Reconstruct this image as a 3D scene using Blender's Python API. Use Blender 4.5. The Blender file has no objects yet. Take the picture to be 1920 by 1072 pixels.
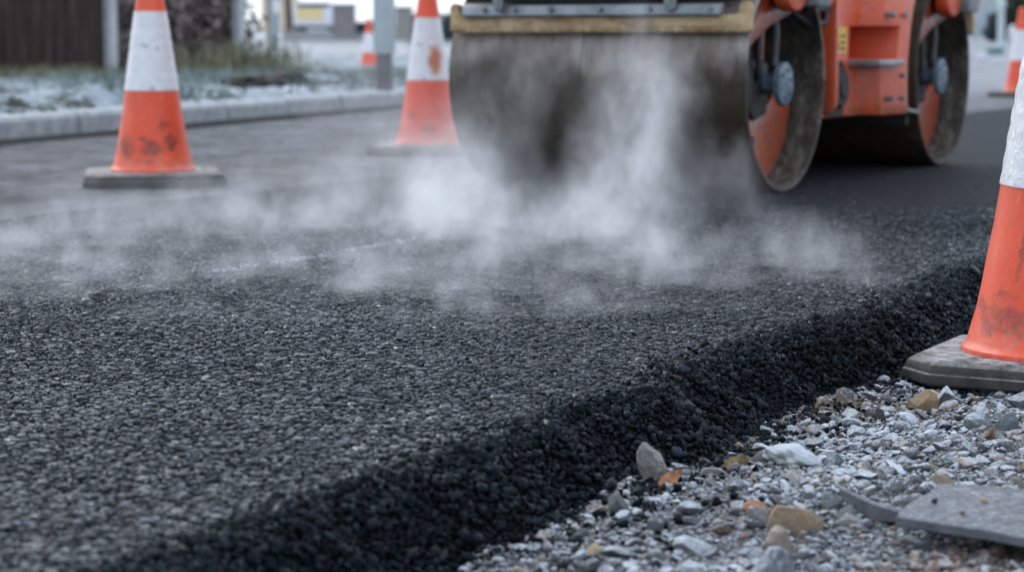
import bpy, bmesh, math, random
import numpy as np
from mathutils import Vector, Matrix, Euler

scene = bpy.context.scene
col = scene.collection
R = math.radians
rng = np.random.default_rng(7)
random.seed(7)

# ------------------------------------------------------------------ camera
F = 4000.0                      # focal length in pixels of the 1920 px photograph
CAM = Vector((0, 0, 0.443))
PITCH = math.atan(458 / 4000.0)
cd = bpy.data.cameras.new('camera')
cam = bpy.data.objects.new('camera', cd)
col.objects.link(cam)
cam.location = CAM
cam.rotation_euler = (math.pi / 2 - PITCH, 0, 0)
cd.sensor_width = 36
cd.lens = 75
cd.clip_start = 0.05
cd.clip_end = 2000
cd.dof.use_dof = True
cd.dof.focus_distance = 3.15
cd.dof.aperture_fstop = 5.9
scene.camera = cam
CR = Euler(cam.rotation_euler).to_matrix()


def ray(x, y):
    return CR @ Vector(((x - 960) / F, -(y - 536) / F, -1.0))


def at(x, y, z=0.0):
    """the point of the horizontal plane z that a photograph pixel looks at"""
    d = ray(x, y)
    return CAM + d * ((z - CAM.z) / d.z)


def atd(x, y, dist):
    """the point at forward distance dist"""
    d = ray(x, y)
    return CAM + d * (dist / d.y)


# ------------------------------------------------------------------ node helper
class NT:
    def __init__(self, name):
        self.m = bpy.data.materials.new(name)
        self.m.use_nodes = True
        self.t = self.m.node_tree
        self.t.nodes.clear()
        self.out = self.t.nodes.new('ShaderNodeOutputMaterial')
        self._tc = None

    def n(self, kind, **kw):
        nd = self.t.nodes.new(kind)
        for k, v in kw.items():
            setattr(nd, k, v)
        return nd

    def link(self, a, b):
        self.t.links.new(a, b)

    def put(self, sock, v):
        if v is None:
            return
        if isinstance(v, bpy.types.NodeSocket):
            self.link(v, sock)
        elif isinstance(v, (tuple, list)):
            if len(v) == 3 and sock.type == 'RGBA':
                v = (*v, 1)
            sock.default_value = v
        else:
            if sock.type == 'RGBA':
                v = (v, v, v, 1)
            elif sock.type == 'VECTOR':
                v = (v, v, v)
            sock.default_value = v

    def obj(self):
        if self._tc is None:
            self._tc = self.n('ShaderNodeTexCoord')
        return self._tc.outputs['Object']

    def pos(self):
        return self.n('ShaderNodeNewGeometry').outputs['Position']

    def normal(self):
        return self.n('ShaderNodeNewGeometry').outputs['Normal']

    def attr(self, name):
        a = self.n('ShaderNodeAttribute', attribute_name=name)
        return a

    def mapping(self, vec, scale=(1, 1, 1), loc=(0, 0, 0), rot=(0, 0, 0)):
        m = self.n('ShaderNodeMapping')
        self.put(m.inputs['Vector'], vec)
        m.inputs['Scale'].default_value = scale
        m.inputs['Location'].default_value = loc
        m.inputs['Rotation'].default_value = rot
        return m.outputs[0]

    def noise(self, scale, detail=3, rough=0.55, vec=None, dist=0.0, color=False):
        nd = self.n('ShaderNodeTexNoise')
        self.put(nd.inputs['Vector'], vec if vec is not None else self.obj())
        nd.inputs['Scale'].default_value = scale
        nd.inputs['Detail'].default_value = detail
        nd.inputs['Roughness'].default_value = rough
        nd.inputs['Distortion'].default_value = dist
        return nd.outputs['Color' if color else 'Fac']

    def voronoi(self, scale, vec=None, feature='F1', out='Distance'):
        nd = self.n('ShaderNodeTexVoronoi', feature=feature)
        self.put(nd.inputs['Vector'], vec if vec is not None else self.obj())
        nd.inputs['Scale'].default_value = scale
        return nd.outputs[out]

    def ramp(self, fac, stops, interp='LINEAR'):
        nd = self.n('ShaderNodeValToRGB')
        self.put(nd.inputs[0], fac)
        cr = nd.color_ramp
        cr.interpolation = interp
        while len(cr.elements) < len(stops):
            cr.elements.new(0.5)
        for e, (p, c) in zip(cr.elements, stops):
            e.position = p
            if not isinstance(c, (tuple, list)):
                c = (c, c, c)
            e.color = (*c[:3], 1)
        return nd.outputs[0]

    def mix(self, fac, a, b, mode='MIX'):
        nd = self.n('ShaderNodeMix', data_type='RGBA', blend_type=mode)
        self.put(nd.inputs['Factor'], fac)
        self.put(nd.inputs[6], a)
        self.put(nd.inputs[7], b)
        return nd.outputs[2]

    def math(self, op, a, b=None, c=None, clamp=False):
        nd = self.n('ShaderNodeMath', operation=op)
        nd.use_clamp = clamp
        self.put(nd.inputs[0], a)
        if b is not None:
            self.put(nd.inputs[1], b)
        if c is not None:
            self.put(nd.inputs[2], c)
        return nd.outputs[0]

    def vmath(self, op, a, b=None, c=None, out=0):
        nd = self.n('ShaderNodeVectorMath', operation=op)
        self.put(nd.inputs[0], a)
        if b is not None:
            self.put(nd.inputs[1], b)
        if c is not None:
            self.put(nd.inputs[2], c)
        return nd.outputs[out]

    def sep(self, vec):
        nd = self.n('ShaderNodeSeparateXYZ')
        self.put(nd.inputs[0], vec)
        return nd.outputs

    def bump(self, height, strength=0.5, dist=0.01, normal=None):
        nd = self.n('ShaderNodeBump')
        nd.inputs['Strength'].default_value = strength
        nd.inputs['Distance'].default_value = dist
        self.put(nd.inputs['Height'], height)
        if normal is not None:
            self.put(nd.inputs['Normal'], normal)
        return nd.outputs[0]

    def bsdf(self, base=0.5, rough=0.6, metal=0.0, spec=0.5, normal=None, coat=0.0, coat_rough=0.2):
        b = self.n('ShaderNodeBsdfPrincipled')
        self.put(b.inputs['Base Color'], base)
        self.put(b.inputs['Roughness'], rough)
        self.put(b.inputs['Metallic'], metal)
        self.put(b.inputs['Specular IOR Level'], spec)
        if normal is not None:
            self.put(b.inputs['Normal'], normal)
        if coat:
            self.put(b.inputs['Coat Weight'], coat)
            self.put(b.inputs['Coat Roughness'], coat_rough)
        self.link(b.outputs[0], self.out.inputs['Surface'])
        return self.m


def spots(nt, vec, lst, warp_scale=30, warp=0.03):
    """a mask of irregular dirty marks: list of (centre, radii, strength) in object space"""
    w = nt.vmath('SUBTRACT', nt.noise(warp_scale, 4, 0.65, vec, color=True), (0.5, 0.5, 0.5))
    p = nt.vmath('MULTIPLY_ADD', w, (warp * 2, warp * 2, warp * 2), vec)
    tot = None
    for c, r, k in lst:
        q = nt.vmath('SUBTRACT', p, tuple(c))
        q = nt.vmath('DIVIDE', q, tuple(r))
        l = nt.vmath('LENGTH', q, out=1)
        v = nt.math('MULTIPLY', nt.math('SUBTRACT', 1.0, l, clamp=True), k * 2.2, clamp=True)
        tot = v if tot is None else nt.math('MAXIMUM', tot, v)
    return tot


def simple(name, base, rough=0.6, metal=0.0, spec=0.5, var=0.15, nscale=12, bump=0.0, bscale=60, coat=0.0):
    t = NT(name)
    nz = t.noise(nscale, 5, 0.6)
    lo = tuple(c * (1 - var) for c in base)
    hi = tuple(min(1, c * (1 + var)) for c in base)
    c = t.ramp(nz, [(0.3, lo), (0.7, hi)])
    nm = t.bump(t.noise(bscale, 4), bump, 0.01) if bump else None
    return t.bsdf(c, rough, metal, spec, nm, coat)


# ------------------------------------------------------------------ object helpers
def link(name, me, m=None, parent=None):
    o = bpy.data.objects.new(name, me)
    col.objects.link(o)
    if m is not None:
        me.materials.append(m)
    if parent is not None:
        o.parent = parent
    return o


def tag(o, label=None, cat=None, group=None, kind=None):
    if label: o['label'] = label
    if cat: o['category'] = cat
    if group: o['group'] = group
    if kind: o['kind'] = kind
    return o


def empty(name, loc, rz=0.0):
    o = bpy.data.objects.new(name, None)
    o.empty_display_size = 0.1
    col.objects.link(o)
    o.location = loc
    o.rotation_euler = (0, 0, rz)
    return o


def fin(name, bm, m, parent=None, smooth=None, bevel=None, seg=2):
    bmesh.ops.recalc_face_normals(bm, faces=bm.faces)
    if bevel:
        es = [e for e in bm.edges if len(e.link_faces) == 2 and e.calc_face_angle(0) > R(32)]
        bmesh.ops.bevel(bm, geom=es, offset=bevel, segments=seg, affect='EDGES', profile=0.5, clamp_overlap=True)
    me = bpy.data.meshes.new(name)
    bm.to_mesh(me)
    bm.free()
    if smooth is not None:
        me.polygons.foreach_set('use_smooth', [True] * len(me.polygons))
        me.set_sharp_from_angle(angle=R(smooth))
    return link(name, me, m, parent)


def box(bm, lo, hi):
    x0, y0, z0 = lo
    x1, y1, z1 = hi
    v = [bm.verts.new(p) for p in ((x0, y0, z0), (x1, y0, z0), (x1, y1, z0), (x0, y1, z0), (x0, y0, z1), (x1, y0, z1), (x1, y1, z1), (x0, y1, z1))]
    for f in ((0, 3, 2, 1), (4, 5, 6, 7), (0, 1, 5, 4), (1, 2, 6, 5), (2, 3, 7, 6), (3, 0, 4, 7)):
        bm.faces.new([v[i] for i in f])
    return v


def prism(bm, poly, axis, a, b):
    """extrude a 2D polygon along an axis ('x': poly is (y,z); 'y': (x,z); 'z': (x,y))"""
    def P(p, t):
        return {'x': (t, p[0], p[1]), 'y': (p[0], t, p[1]), 'z': (p[0], p[1], t)}[axis]
    v0 = [bm.verts.new(P(p, a)) for p in poly]
    v1 = [bm.verts.new(P(p, b)) for p in poly]
    n = len(poly)
    bm.faces.new(v0)
    bm.faces.new(v1)
    for i in range(n):
        bm.faces.new((v0[i], v0[(i + 1) % n], v1[(i + 1) % n], v1[i]))


def lathe(bm, prof, seg=48, axis='z', closed=False, c=(0, 0, 0)):
    """prof: (radius, height) rings about an axis"""
    rings = []
    for r, h in prof:
        if r < 1e-6:
            p = {'z': (0, 0, h), 'x': (h, 0, 0), 'y': (0, h, 0)}[axis]
            rings.append([bm.verts.new(Vector(p) + Vector(c))])
            continue
        ring = []
        for i in range(seg):
            a = 2 * math.pi * i / seg
            u, w = r * math.cos(a), r * math.sin(a)
            p = {'z': (u, w, h), 'x': (h, u, w), 'y': (u, h, w)}[axis]
            ring.append(bm.verts.new(Vector(p) + Vector(c)))
        rings.append(ring)
    pairs = list(zip(rings, rings[1:]))
    if closed:
        pairs.append((rings[-1], rings[0]))
    for A, B in pairs:
        if len(A) == 1 and len(B) == 1:
            continue
        for i in range(seg):
            j = (i + 1) % seg
            if len(A) == 1:
                bm.faces.new((A[0], B[i], B[j]))
            elif len(B) == 1:
                bm.faces.new((A[i], A[j], B[0]))
            else:
                bm.faces.new((A[i], A[j], B[j], B[i]))


def tube(bm, pts, r, seg=10):
    pts = [Vector(p) for p in pts]
    rings = []
    for i, p in enumerate(pts):
        d = (pts[min(i + 1, len(pts) - 1)] - pts[max(i - 1, 0)]).normalized()
        up = Vector((0, 0, 1)) if abs(d.z) < 0.9 else Vector((1, 0, 0))
        a = d.cross(up).normalized()
        b = d.cross(a).normalized()
        rr = r[i] if isinstance(r, (list, tuple)) else r
        rings.append([bm.verts.new(p + a * rr * math.cos(2 * math.pi * k / seg) + b * rr * math.sin(2 * math.pi * k / seg)) for k in range(seg)])
    for A, B in zip(rings, rings[1:]):
        for k in range(seg):
            bm.faces.new((A[k], A[(k + 1) % seg], B[(k + 1) % seg], B[k]))
    bm.faces.new(rings[0])
    bm.faces.new(rings[-1])


def big_mesh(name, co, tris, m, colr=None, smooth=True):
    me = bpy.data.meshes.new(name)
    n, k = len(co), len(tris)
    me.vertices.add(n)
    me.vertices.foreach_set('co', np.ascontiguousarray(co, np.float32).ravel())
    me.loops.add(3 * k)
    me.loops.foreach_set('vertex_index', np.ascontiguousarray(tris, np.int32).ravel())
    me.polygons.add(k)
    me.polygons.foreach_set('loop_start', np.arange(0, 3 * k, 3, dtype=np.int32))
    me.polygons.foreach_set('use_smooth', np.full(k, smooth, dtype=bool))
    if colr is not None:
        a = me.color_attributes.new('Col', 'FLOAT_COLOR', 'POINT')
        a.data.foreach_set('color', np.ascontiguousarray(colr, np.float32).ravel())
    me.update(calc_edges=True)
    me.validate()
    return link(name, me, m)


# smooth 2D value noise for the terrain shapes
_lat = rng.random((256, 256))


def vnoise(x, y):
    x = np.asarray(x, float)
    y = np.asarray(y, float)
    xi = np.floor(x).astype(int)
    yi = np.floor(y).astype(int)
    fx = x - xi
    fy = y - yi
    fx = fx * fx * (3 - 2 * fx)
    fy = fy * fy * (3 - 2 * fy)
    g = lambda a, b: _lat[a & 255, b & 255]
    return ((g(xi, yi) * (1 - fx) + g(xi + 1, yi) * fx) * (1 - fy) + (g(xi, yi + 1) * (1 - fx) + g(xi + 1, yi + 1) * fx) * fy) - 0.5


def fbm(x, y, f, octv=4):
    s = 0
    a = 1.0
    for i in range(octv):
        s = s + a * vnoise(x * f + 17.3 * i, y * f + 5.1 * i)
        f *= 2.03
        a *= 0.5
    return s


def sstep(a, b, x):
    t = np.clip((x - a) / (b - a), 0, 1)
    return t * t * (3 - 2 * t)


# ------------------------------------------------------------------ the place: road frame
UD = Vector((0.459, 0.8884))           # along the new road, away from the camera
VD = Vector((0.8884, -0.459))          # across it, to the right
VC = -1.105                            # shoulder crest
VL = -3.65                             # left edge of the new mat
HG = -0.085                            # gravel level
HO = -0.022                            # old road level


def uv_xy(u, v):
    return u * UD.x + v * VD.x, u * UD.y + v * VD.y


def xy_uv(x, y):
    return x * UD.x + y * UD.y, x * VD.x + y * VD.y


def rise(y):
    return 0.0125 * np.maximum(0, np.asarray(y, float) - 27)


def crest(u):
    return VC + 0.040 * vnoise(u * 2.1, 3.3) + 0.034 * vnoise(u * 6.0, 9.1) + 0.016 * vnoise(u * 19, 1.7)


def mat_z(u, v):
    """top of the new asphalt, shoulder slope included"""
    x, y = uv_xy(u, v)
    t = v - crest(u)
    z = 0.006 * fbm(u * 0.6, v, 2.6, 3) + 0.0035 * sstep(-0.02, 0.02, v + 2.46) * np.exp(-((v + 2.44) / 0.3) ** 2)
    z = z - 0.006 * np.exp(-((v + 2.43) / 0.03) ** 2) * 0.0
    s = sstep(-0.018, 0.108, t)
    z = z - (0.089 * s) + 0.029 * fbm(u, v, 13, 3) * np.exp(-((t - 0.055) / 0.04) ** 2)
    l = sstep(-0.05, 0.02, VL - v)
    return z - 0.03 * l + rise(y)


def gravel_z(x, y):
    z = HG + 0.013 * fbm(x, y, 3.1, 4) + 0.006 * fbm(x + 7, y, 13, 2)
    z = z - 0.014 * np.exp(-(((x - 0.87) / 0.3) ** 2 + ((y - 3.34) / 0.32) ** 2) ** 2)
    z = z + 0.020 * np.exp(-(((x - 0.33) / 0.16) ** 2 + ((y - 2.45) / 0.18) ** 2))
    return z


# ------------------------------------------------------------------ world and sun
w = bpy.data.worlds.new('World')
scene.world = w
w.use_nodes = True
wt = w.node_tree
wt.nodes.clear()
wo = wt.nodes.new('ShaderNodeOutputWorld')
bg = wt.nodes.new('ShaderNodeBackground')
sky = wt.nodes.new('ShaderNodeTexSky')
sky.sky_type = 'NISHITA'
sky.sun_disc = False
SUN_EL, SUN_AZ = 34, -38
sky.sun_elevation = R(SUN_EL)
sky.sun_rotation = R(SUN_AZ)
sky.air_density = 1.0
sky.dust_density = 3.0
sky.ozone_density = 1.0
mx = wt.nodes.new('ShaderNodeMix')
mx.data_type = 'RGBA'
mx.inputs['Factor'].default_value = 0.78        # a closed bright cloud layer over the blue
mx.inputs[7].default_value = (7.8, 8.7, 10.1, 1)
wt.links.new(sky.outputs[0], mx.inputs[6])
wt.links.new(mx.outputs[2], bg.inputs['Color'])
bg.inputs['Strength'].default_value = 0.14
wt.links.new(bg.outputs[0], wo.inputs['Surface'])
sl = bpy.data.lights.new('sun', 'SUN')
sl.energy = 0.8
sl.angle = R(25)
sl.color = (1.0, 0.985, 0.965)
so = bpy.data.objects.new('sun', sl)
col.objects.link(so)
az = R(SUN_AZ)
sd = Vector((math.sin(az) * math.cos(R(SUN_EL)), math.cos(az) * math.cos(R(SUN_EL)), math.sin(R(SUN_EL))))
so.rotation_euler = sd.to_track_quat('Z', 'Y').to_euler()
so.location = (0, 0, 20)

scene.view_settings.view_transform = 'Standard'
scene.view_settings.look = 'None'
scene.view_settings.exposure = 0.35
scene.view_settings.gamma = 1.0
scene.render.engine = 'CYCLES'
cy = scene.cycles
cy.use_denoising = True
cy.max_bounces = 8
cy.diffuse_bounces = 3
cy.glossy_bounces = 3
cy.volume_bounces = 6
cy.transparent_max_bounces = 8
cy.volume_step_rate = 1.0
cy.volume_max_steps = 256
cy.use_adaptive_sampling = True
cy.adaptive_threshold = 0.012

# ------------------------------------------------------------------ materials: surfaces


def m_mat_base():
    t = NT('asphalt_fresh')
    p = t.pos()
    v = t.voronoi(105, p)
    big = t.noise(1.6, 4, 0.6, p)
    c = t.ramp(t.noise(60, 3, 0.6, p), [(0.3, (0.004, 0.005, 0.007)), (0.75, (0.020, 0.022, 0.028))])
    c = t.mix(t.ramp(big, [(0.45, 0), (0.75, 0.4)]), c, (0.030, 0.033, 0.042))
    h = t.math('MULTIPLY', v, -1.0)
    nm = t.bump(h, 0.8, 0.012)
    m = t.bsdf(c, 0.68, 0, 0.15, nm)
    [q for q in t.t.nodes if q.type == 'BSDF_PRINCIPLED'][0].inputs['Specular Tint'].default_value = (0.72, 0.88, 1.0, 1)
    return m


def m_pebble(name, r0=0.26, spec=0.52, dusty=0.14, tint=(0.72, 0.88, 1.0)):
    t = NT(name)
    p = t.pos()
    a = t.attr('Col').outputs['Color']
    c = t.mix(t.ramp(t.noise(420, 3, 0.6, p), [(0.5, 0), (0.8, dusty)]), a, (0.045, 0.051, 0.062))
    big = t.ramp(t.noise(1.7, 5, 0.65, p), [(0.34, -0.04), (0.66, 0.30)])
    al = t.attr('Col').outputs['Alpha']
    rg = t.math('MULTIPLY_ADD', al, 0.36, t.math('ADD', big, r0 - 0.19))
    spec = t.math('MULTIPLY_ADD', al, -0.75 * spec, spec * 1.25)
    nm = t.bump(t.noise(700, 3, 0.65, p), 0.35, 0.0010)
    m = t.bsdf(c, rg, 0, spec, nm)
    [q for q in t.t.nodes if q.type == 'BSDF_PRINCIPLED'][0].inputs['Specular Tint'].default_value = (*tint, 1)
    return m


def m_stone(name, frost_bias=0.0, nscale=260, bstr=0.6, fleck=0.0):
    """stone colour from the mesh, with white rime frost lying on the upward faces"""
    t = NT(name)
    p = t.pos()
    at_ = t.attr('Col')
    a = at_.outputs['Color']
    nz = t.sep(t.normal())[2]
    g = t.noise(nscale, 4, 0.7, p)
    base = t.mix(t.ramp(g, [(0.3, 0), (0.7, 1)]), t.mix(0.45, a, (0.02, 0.022, 0.025)), a)
    if fleck:
        base = t.mix(t.math('MULTIPLY', t.math('LESS_THAN', t.voronoi(210, p), 0.22), fleck), base, (0.55, 0.54, 0.52))
        base = t.mix(t.ramp(t.noise(38, 5, 0.7, p), [(0.45, 0), (0.7, 0.65)]), base, (0.05, 0.048, 0.044))
    patch = t.noise(5.5, 3, 0.6, p)
    f = t.math('MULTIPLY_ADD', nz, 0.50, t.math('MULTIPLY_ADD', g, 0.95, t.math('MULTIPLY_ADD', patch, 1.0, -1.36 + frost_bias)))
    f = t.math('ADD', f, t.math('MULTIPLY', at_.outputs['Alpha'], 0.35))
    f = t.ramp(f, [(0.0, 0), (0.44, 0.84)])
    c = t.mix(f, base, (0.60, 0.655, 0.72))
    nm = t.bump(t.noise(nscale * 1.6, 5, 0.72, p), bstr, 0.003)
    return t.bsdf(c, 0.72, 0, 0.35, nm)


def m_gravel_base():
    t = NT('grit')
    p = t.pos()
    v = t.voronoi(170, p)
    c = t.ramp(t.voronoi(170, p, out='Color'), [(0.2, (0.045, 0.047, 0.05)), (0.55, (0.14, 0.14, 0.145)), (0.85, (0.26, 0.25, 0.24))])
    b = t.ramp(t.noise(4.2, 4, 0.6, p), [(0.52, 0), (0.68, 1)])
    c = t.mix(t.math('MULTIPLY', b, 0.8), c, (0.13, 0.085, 0.05))
    fr = t.ramp(t.noise(38, 6, 0.75, p), [(0.40, 0), (0.62, 0.9)])
    c = t.mix(fr, c, (0.50, 0.54, 0.59))
    nm = t.bump(t.math('MULTIPLY', v, -1), 0.9, 0.01)
    return t.bsdf(c, 0.8, 0, 0.3, nm)


def m_old_road():
    t = NT('asphalt_worn')
    p = t.pos()
    c = t.ramp(t.noise(26, 6, 0.75, p), [(0.32, (0.022, 0.024, 0.029)), (0.68, (0.11, 0.11, 0.12))])
    fr = t.math('MULTIPLY', t.ramp(t.noise(1.1, 5, 0.65, p), [(0.34, 0.1), (0.62, 0.95)]), t.ramp(t.noise(22, 6, 0.75, p), [(0.40, 0.0), (0.62, 0.9)]))
    c = t.mix(fr, c, (0.33, 0.345, 0.37))
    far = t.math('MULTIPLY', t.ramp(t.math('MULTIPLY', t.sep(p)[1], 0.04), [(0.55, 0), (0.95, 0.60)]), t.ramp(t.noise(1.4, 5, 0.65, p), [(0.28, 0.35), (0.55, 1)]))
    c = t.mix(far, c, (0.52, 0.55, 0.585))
    dk = t.ramp(t.noise(3.4, 6, 0.75, t.vmath('ADD', p, (31, 7, 0))), [(0.48, 0), (0.64, 0.8)])
    c = t.mix(dk, c, (0.025, 0.027, 0.032))
    nm = t.bump(t.noise(45, 6, 0.75, p), 0.9, 0.02)
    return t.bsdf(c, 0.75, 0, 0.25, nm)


def m_ground():
    t = NT('frosty_ground')
    p = t.pos()
    c = t.ramp(t.noise(0.35, 6, 0.65, p), [(0.35, (0.26, 0.275, 0.29)), (0.65, (0.52, 0.545, 0.58))])
    nm = t.bump(t.noise(12, 4, 0.7, p), 0.6, 0.05)
    return t.bsdf(c, 0.85, 0, 0.3, nm)


def m_verge():
    t = NT('frosty_verge')
    p = t.pos()
    soil = t.ramp(t.noise(18, 5, 0.7, p), [(0.3, (0.02, 0.028, 0.022)), (0.7, (0.09, 0.10, 0.075))])
    fr = t.ramp(t.noise(4.2, 6, 0.8, p), [(0.43, 0), (0.51, 0.97)])
    c = t.mix(fr, soil, (0.50, 0.58, 0.63))
    nm = t.bump(t.noise(30, 5, 0.7, p), 1.0, 0.05)
    return t.bsdf(c, 0.85, 0, 0.3, nm)


# ------------------------------------------------------------------ setting sheets
def sheet(name, us, vs, zfun, m, road=True):
    U, V = np.meshgrid(us, vs, indexing='ij')
    X, Y = uv_xy(U, V) if road else (U, V)
    Z = zfun(U, V) if road else zfun(X, Y)
    co = np.stack([X, Y, Z], -1).reshape(-1, 3)
    nu, nv = len(us), len(vs)
    i = np.arange(nu * nv).reshape(nu, nv)
    a, b, c, d = i[:-1, :-1].ravel(), i[1:, :-1].ravel(), i[1:, 1:].ravel(), i[:-1, 1:].ravel()
    tris = np.concatenate([np.stack([a, b, c], 1), np.stack([a, c, d], 1)])
    o = big_mesh(name, co, tris, m)
    me = o.data
    if sum(p.normal.z for p in me.polygons[:50]) < 0:
        me.flip_normals()
    return tag(o, kind='structure')


# big ground to the horizon
gx = np.concatenate([-np.geomspace(700, 3, 40), np.linspace(-2.8, 4, 18), np.geomspace(4.3, 700, 40)])
gy = np.concatenate([-np.geomspace(60, 1, 12), np.linspace(0, 60, 90), np.geomspace(61, 800, 40)])


def ground_z(x, y):
    return -0.14 + np.minimum(rise(y), 1.6) + 0.05 * fbm(x, y, 0.2, 3) * sstep(25, 45, y)


sheet('ground', gx, gy, ground_z, m_ground(), road=False)

# old road between the new mat and the kerb (kept clear of the mat: its right edge runs under the lip)
KP = Vector((-2.36, 9.75))             # a point of the kerb face foot
KD = Vector((0.278, 0.9606))
KN = Vector((-0.9606, 0.278))          # away from the road


def old_road_mesh():
    ts = np.concatenate([np.linspace(-14, 30, 160), np.linspace(31, 120, 40)])
    ss = np.linspace(0, 1, 50)
    rows = []
    for t_ in ts:
        k = KP + KD * t_
        # the mat's left edge at the same distance forward, a little under the lip
        u = (k.y - (VL + 0.12) * VD.y) / UD.y
        e = UD * u + VD * (VL + 0.12)
        rows.append([(k.x + (e.x - k.x) * s, k.y) for s in ss])
    P = np.array(rows)
    Z = HO + rise(P[..., 1]) + 0.006 * fbm(P[..., 0], P[..., 1], 1.3, 3) - 0.004
    co = np.concatenate([P, Z[..., None]], -1).reshape(-1, 3)
    n, m_ = Z.shape
    i = np.arange(n * m_).reshape(n, m_)
    a, b, c, d = i[:-1, :-1].ravel(), i[:-1, 1:].ravel(), i[1:, 1:].ravel(), i[1:, :-1].ravel()
    tris = np.concatenate([np.stack([a, b, c], 1), np.stack([a, c, d], 1)])
    return tag(big_mesh('old_road', co, tris, m_old_road()), kind='structure')


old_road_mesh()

# new asphalt mat, base sheet
us = np.concatenate([np.arange(0.6, 5.6, 0.02), np.arange(5.6, 12, 0.08), np.geomspace(12, 120, 60)])
vs = np.concatenate([np.linspace(VL - 0.04, VL + 0.1, 12), np.linspace(VL + 0.16, VC - 0.12, 44), np.arange(VC - 0.11, VC + 0.18, 0.009)])
M_MAT = m_mat_base()


def base_z(u, v):
    x, y = uv_xy(u, v)
    near = 1 - sstep(5.2, 5.9, y)
    return mat_z(u, v) - 0.006 * near


sheet('asphalt_mat', us, vs, base_z, M_MAT)

# gravel bed, base sheet
sheet('gravel_bed', np.concatenate([np.arange(-1.2, 2.6, 0.02), np.linspace(2.7, 14, 40)]), np.concatenate([np.arange(0.9, 6, 0.02), np.linspace(6.1, 30, 60)]),
      lambda x, y: gravel_z(x, y) + 0.0002 + rise(y), m_gravel_base(), road=False)

# ------------------------------------------------------------------ aggregate
def ico(sub):
    bm = bmesh.new()
    bmesh.ops.create_icosphere(bm, subdivisions=sub, radius=1)
    v = np.array([p.co[:] for p in bm.verts])
    f = np.array([[q.index for q in p.verts] for p in bm.faces])
    bm.free()
    return v, f


def stone_proto(sub, cuts, r, rough=0.08):
    v, f = ico(sub)
    v = v.copy()
    for _ in range(cuts):
        n = r.normal(size=3)
        n /= np.linalg.norm(n)
        d = r.uniform(0.40, 0.80)
        e = v @ n - d
        v -= np.where(e > 0, e * 0.97, 0)[:, None] * n
    v *= 1 + rough * r.normal(size=(len(v), 1)) * (0.6 if sub > 1 else 1)
    return v, f


def rotmats(n, r, tilt=None):
    """random rotations; with tilt: about z freely, leaning by about tilt"""
    if tilt is None:
        q = r.normal(size=(n, 4))
        q /= np.linalg.norm(q, axis=1, keepdims=True)
        w_, x, y, z = q.T
        return np.stack([np.stack([1 - 2 * (y * y + z * z), 2 * (x * y - z * w_), 2 * (x * z + y * w_)], -1),
                         np.stack([2 * (x * y + z * w_), 1 - 2 * (x * x + z * z), 2 * (y * z - x * w_)], -1),
                         np.stack([2 * (x * z - y * w_), 2 * (y * z + x * w_), 1 - 2 * (x * x + y * y)], -1)], 1)
    a = r.uniform(0, 2 * np.pi, n)
    c, s = np.cos(a), np.sin(a)
    Z = np.zeros(n)
    O = np.ones(n)
    rz = np.stack([np.stack([c, -s, Z], -1), np.stack([s, c, Z], -1), np.stack([Z, Z, O], -1)], 1)
    tx = r.normal(0, tilt, n)
    ty = r.normal(0, tilt, n)
    cx, sx, cy_, sy = np.cos(tx), np.sin(tx), np.cos(ty), np.sin(ty)
    rx = np.stack([np.stack([O, Z, Z], -1), np.stack([Z, cx, -sx], -1), np.stack([Z, sx, cx], -1)], 1)
    ry = np.stack([np.stack([cy_, Z, sy], -1), np.stack([Z, O, Z], -1), np.stack([-sy, Z, cy_], -1)], 1)
    return np.einsum('nij,njk,nkl->nil', rx, ry, rz)


def scatter(name, protos, pos, scale, rot, colr, m, smooth=True):
    """one mesh of many stones: for ground cover nobody could count"""
    n = len(pos)
    k = rng.integers(0, len(protos), n)
    P = np.stack([p[0] for p in protos]).astype(np.float32)
    f = protos[0][1]
    nv = P.shape[1]
    V = P[k] * scale[:, None, :].astype(np.float32)
    V = np.einsum('nij,nvj->nvi', rot.astype(np.float32), V) + pos[:, None, :].astype(np.float32)
    T = f[None] + (np.arange(n) * nv)[:, None, None]
    C = np.repeat(colr[:, None, :], nv, 1)
    return big_mesh(name, V.reshape(-1, 3), T.reshape(-1, 3), m, C.reshape(-1, 4), smooth)


def dome_proto(r, seg=9):
    """a rolled-in chipping: flattish top, worn irregular outline, steep sides"""
    ang = np.sort(np.linspace(0, 2 * np.pi, seg, endpoint=False) + r.uniform(-0.25, 0.25, seg))
    rad = r.uniform(0.78, 1.15, seg)
    v = [(r.uniform(-.2, .2), r.uniform(-.2, .2), 1.0)]
    for q, h in ((0.70, 1.0), (0.92, 0.62), (1.05, -0.7)):
        for a, s in zip(ang, rad):
            v.append((math.cos(a) * s * q, math.sin(a) * s * q, h + r.uniform(-.07, .07)))
    f = []
    for i in range(seg):
        j = (i + 1) % seg
        f.append((0, 1 + i, 1 + j))
        for k in (0, 1):
            A, B = 1 + k * seg, 1 + (k + 1) * seg
            f += [(A + i, B + i, B + j), (A + i, B + j, A + j)]
    return np.array(v), np.array(f)


def in_view(x, y, margin=0.3, y0=1.55, y1=5.9):
    return (y > y0) & (y < y1) & (np.abs(x) < 0.245 * y + margin)


def jgrid(u0, u1, v0, v1, s, r):
    U, V = np.meshgrid(np.arange(u0, u1, s), np.arange(v0, v1, s), indexing='ij')
    U = U + (np.arange(U.shape[1]) % 2)[None, :] * s * 0.5
    U = U + r.uniform(-.36, .36, U.shape) * s
    V = V + r.uniform(-.36, .36, V.shape) * s
    return U.ravel(), V.ravel()


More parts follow.
